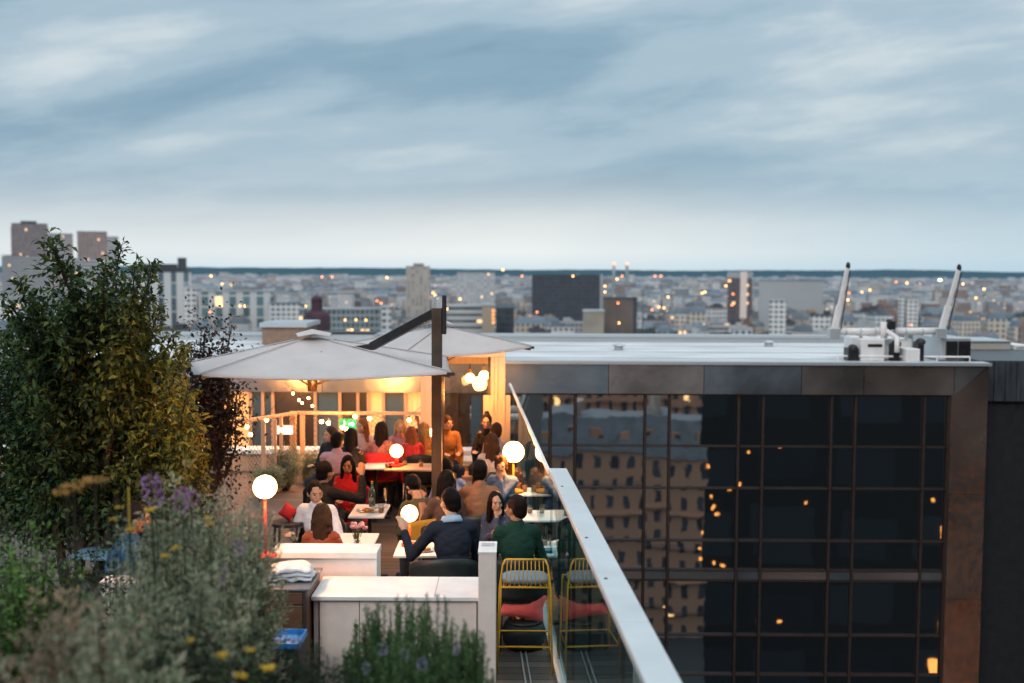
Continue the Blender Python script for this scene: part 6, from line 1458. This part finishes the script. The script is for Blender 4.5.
def plume(px, ytop, Y, w, n, label, seed, mname, zb=1.02, leafl=.030, name='plumed_grass', arc=.3, cat='plant', flat=.8):
    """many fine arching stems with feathery tips"""
    rr = random.Random(seed); tp = W(px, ytop, Y=Y); h = tp.z - zb; e = empty(name, (tp.x, Y, zb), label, cat); st = MB(); lf = MB()
    for k in range(int(n * 2.0)):
        a = rr.uniform(0, 6.28); r_ = w * 1.15 * math.sqrt(rr.random()); hh = h * rr.uniform(.45, 1.0) * (1 - .2 * r_ / w)
        b_ = Vector((math.cos(a) * r_ * .2, math.sin(a) * r_ * .2, 0)); t_ = Vector((math.cos(a) * r_, math.sin(a) * r_ * flat, hh)); mid = b_.lerp(t_, .5) + Vector((0, 0, hh * .12)) - Vector((t_.x, t_.y, 0)) * .15
        st.tube([b_, mid, t_], [.0035, .0025, .001], 3, caps=False)
        for s_ in range(11):
            f0 = .15 + .85 * s_ / 11; p0 = b_.lerp(mid, f0 * 2) if f0 < .5 else mid.lerp(t_, f0 * 2 - 1); dd = (rv(rr) + Vector((0, 0, .9))).normalized(); l_ = .13 * (1.25 - f0) * rr.uniform(.7, 1.3) + .03
            m_ = max(3, int(l_ / .011))
            for j in range(m_): leaf(lf, p0 + dd * l_ * j / m_ + rv(rr, .004), rv(rr) + dd, rv(rr), leafl * rr.uniform(.8, 1.5), leafl * .35)
    st.build('stems', M['bark'], e); lf.build('plumes', M[mname], e); return e
plume(170, 435, 5.4, .30, 70, 'tall grey green feathery plant left of the globe lamp', 60, 'leaf_grey')
plume(208, 450, 5.6, .34, 80, 'grey feathery plant spreading toward the globe lamp', 61, 'leaf_grey')
plume(222, 500, 5.2, .22, 50, 'lower grey feathery plant below the globe lamp', 62, 'leaf_grey')
plume(228, 430, 6.6, .20, 26, 'thin dark plume reaching up before the lit curtain', 63, 'leaf_tan', zb=.6)
plume(135, 538, 4.6, .34, 90, 'blurred grey green plant in the middle of the left foreground', 64, 'leaf_grey')
plume(70, 535, 3.8, .26, 60, 'blurred tan seeded plant at the lower left', 65, 'leaf_tan')
plume(100, 560, 3.6, .30, 80, 'blurred grey plant at the bottom left corner', 66, 'leaf_grey')
plume(30, 600, 3.7, .22, 50, 'blurred tan plant against the left edge', 67, 'leaf_tan')
plume(190, 535, 4.5, .26, 80, 'grey plant above the dark shrub at lower centre left', 68, 'leaf_grey')
leafy_shrub(20, 512, 5.4, .40, 190, 'bright green leafy shrub at the left edge under the tree', 70, 'leaf_bright', .035)
leafy_shrub(205, 585, 4.4, .34, 150, 'dark green shrub in front of the brown cabinet', 71, 'leaf_deep', .03)
leafy_shrub(288, 626, 4.6, .34, 260, 'dark green low shrub below the white counter', 72, 'leaf_deep', .026)
plume(246, 470, 5.6, .2, 30, 'feathery grey stems crossing in front of the globe lamp', 81, 'leaf_grey')
leafy_shrub(330, 634, 4.5, .26, 190, 'small dark green shrub left of the rosemary', 73, 'leaf_deep', .024)
leafy_shrub(150, 590, 4.0, .40, 140, 'dark shaded shrub at the bottom left', 74, 'leaf_deep', .03)
leafy_shrub(60, 640, 3.6, .34, 100, 'dark shrub in the bottom left corner', 75, 'leaf_deep', .03)
leafy_shrub(232, 610, 4.9, .14, 40, 'green shrub with pale leaves beside the red pole', 76, 'leaf_bright', .028)
plume(262, 552, 6.3, .20, 12, 'grey feathery branch arching over the cabinet cloths', 77, 'leaf_grey')
leafy_shrub(20, 470, 7.2, .6, 160, 'dark green shrub under the big tree', 78, 'leaf_deep', .04, zb=0)
leafy_shrub(110, 480, 7.6, .6, 150, 'second dark green shrub under the big tree, further right', 79, 'leaf_deep', .04, zb=0)
# flowers
def flower(px, py, Y, r, kind, label, group=None):
    p = W(px, py, Y=Y); zb = 1.02; e = empty('%s_flower' % kind, (p.x, Y, zb), label, 'flower', group); rr = random.Random(int(px * 7 + py)); st = MB(); st.tube([(0, 0, 0), (.02, 0, (p.z - zb) * .5), (0, 0, p.z - zb)], [.004, .003, .002], 4); st.build('stem', M['leaf_deep'], e)
    mb = MB(); c = Vector((0, 0, p.z - zb))
    if kind == 'yellow':
        for k in range(22): a = rr.uniform(0, 6.28); q = r * math.sqrt(rr.random()); mb.ball(c + Vector((math.cos(a) * q, math.sin(a) * q, rr.uniform(-.2, .25) * r)), r * .22, 6, 4)
        m_ = M['petal_yellow']
    else:
        for k in range(46): d = rv(rr); q = c + Vector((d.x * r * .8, d.y * r * .8, d.z * r * 1.1)); leaf(mb, q, d + Vector((0, 0, .4)), rv(rr), r * .55, r * .3)
        m_ = M['petal_purple'] if kind == 'purple' else M['petal_lav']
    mb.build('blossom', m_, e, kind == 'yellow')
for i, (px, py, r) in enumerate(((131, 529, .020), (151, 510, .026), (176, 548, .020), (165, 556, .018), (113, 519, .016), (118, 507, .014), (208, 518, .018), (210, 524, .016), (222, 655, .022), (268, 668, .03), (240, 676, .026), (250, 650, .018), (190, 640, .016))):
    flower(px, py, 4.6 if py < 600 else 4.0, r, 'yellow', 'flat yellow flower head among the blurred shrubs', 'yellow flower heads in the foreground shrubs')
for i, (px, py, r) in enumerate(((151, 487, .045), (155, 497, .036), (182, 500, .042), (191, 498, .034), (240, 548, .022), (222, 583, .02), (225, 570, .018))):
    flower(px, py, 5.0, r, 'purple', 'round mauve flower head among the grey plants', 'mauve flower heads in the foreground shrubs')
for i, (px, py, r) in enumerate(((383, 650, .018), (404, 655, .018), (422, 664, .02), (366, 668, .016), (456, 650, .014))):
    for q in range(1): flower(px, py, 4.5, r, 'lavender', 'pale lavender spike among the rosemary', 'pale lavender spikes among the rosemary')
for (px, py) in ((67, 492),(74, 486), (95, 480)):
    p = W(px, py, Y=4.4); e = empty('dried_umbel', (p.x, 4.4, 1.02), 'orange brown dried umbel above the left foreground shrubs', 'flower', 'dried orange umbels at the left'); mb = MB(); rr = random.Random(px)
    mb.tube([(0, 0, 0), (0, 0, p.z - 1.06)], .003, 4); 
    for k in range(18): a = rr.uniform(0, 6.28); q = .05 * math.sqrt(rr.random()); mb.tube([(0, 0, p.z - 1.06), (math.cos(a) * q, math.sin(a) * q, p.z - 1.02)], .0012, 3)
    mb.build('stalk', M['bark'], e); mb = MB(); 
    for k in range(40): a = rr.uniform(0, 6.28); q = .055 * math.sqrt(rr.random()); mb.ball((math.cos(a) * q, math.sin(a) * q, p.z - 1.02 + rr.uniform(-.006, .008)), .006, 5, 4)
    mb.build('umbel', mat('umbel_orange', (.35, .19, .05), .9) if 'umbel_orange' not in bpy.data.materials else bpy.data.materials['umbel_orange'], e)
# plants behind by the mesh railing
for i, (px, yt, Y, w) in enumerate(((285, 448, 16.6, .28), (268, 470, 16.2, .25), (312, 455, 17.0, .15))):
    plume(px, yt - 8, Y, w, 40, 'wispy grey green plant growing by the mesh railing, %s' % ['middle', 'left', 'right'][i], 90 + i, 'leaf_grey', zb=0, leafl=.035)
# thin yellow stake
p0, p1 = W(129.5, 528, Y=4.9), W(128.5, 487, Y=4.9); e = empty('plant_stake', (p0.x, 4.9, 1.02), 'thin yellow tipped plant stake among the shrubs', 'stake'); mb = MB(); mb.tube([(0, 0, p0.z - 1.02), (p1.x - p0.x, 0, p1.z - 1.02)], .004, 6); mb.build('rod', M['petal_yellow'], e); mb = MB(); mb.tube([(0, 0, 0), (0, 0, p0.z - 1.021)], .004, 6); mb.build('lower_rod', M['leaf_deep'], e)

# ================================================================ bake the remeshed figures
bpy.context.view_layer.update()
for (o_, v, sm) in TOBAKE:
    md = o_.modifiers.new('r', 'REMESH'); md.mode = 'VOXEL'; md.voxel_size = v; md.use_smooth_shade = True
    ms = o_.modifiers.new('s', 'SMOOTH'); ms.factor = .5; ms.iterations = sm
dg = bpy.context.evaluated_depsgraph_get(); res = []
for (o_, v, sm) in TOBAKE: res.append(bpy.data.meshes.new_from_object(o_.evaluated_get(dg)))
for q_, ((o_, v, sm), me) in enumerate(zip(TOBAKE, res)):
    o_.modifiers.clear(); o_.data = me
    nm = o_.name.split('.')[0]
    if nm in ('shirt', 'trousers', 'hair'):   # folds and locks
        amp, f1 = (.010, 9.0) if nm != 'hair' else (.008, 16.0)
        co = np.empty(len(me.vertices) * 3, np.float32); no = np.empty_like(co); me.vertices.foreach_get('co', co); me.vertex_normals.foreach_get('vector', no)
        co = co.reshape(-1, 3); no = no.reshape(-1, 3)
        def sn(f, sz, ph):
            x, y, z_ = co[:, 0] * f, co[:, 1] * f, co[:, 2] * f * sz
            wx = x + 1.3 * np.sin(y * .9 + ph) + .8 * np.sin(z_ * 1.3 + ph * 2.1); wy = y + 1.2 * np.sin(z_ * .8 + ph * 1.7) + .7 * np.sin(x * 1.1 + 2); wz = z_ + 1.1 * np.sin(x * .7 + ph * .6) + .6 * np.sin(y * 1.5)
            return (np.sin(wx) + np.sin(wy * 1.17 + 1) + np.sin(wz * .93 + 2)) / 3
        n1 = sn(f1 * 2.2, .9 if nm == 'shirt' else .35, q_); n2 = sn(f1 * 4.6, 2.0 if nm != 'hair' else .5, q_ * 1.9 + 1)
        co += no * (amp * (n1 * .55 + (.35 - np.abs(n2)) * .7 + .35))[:, None]
        me.vertices.foreach_set('co', co.ravel()); me.update()
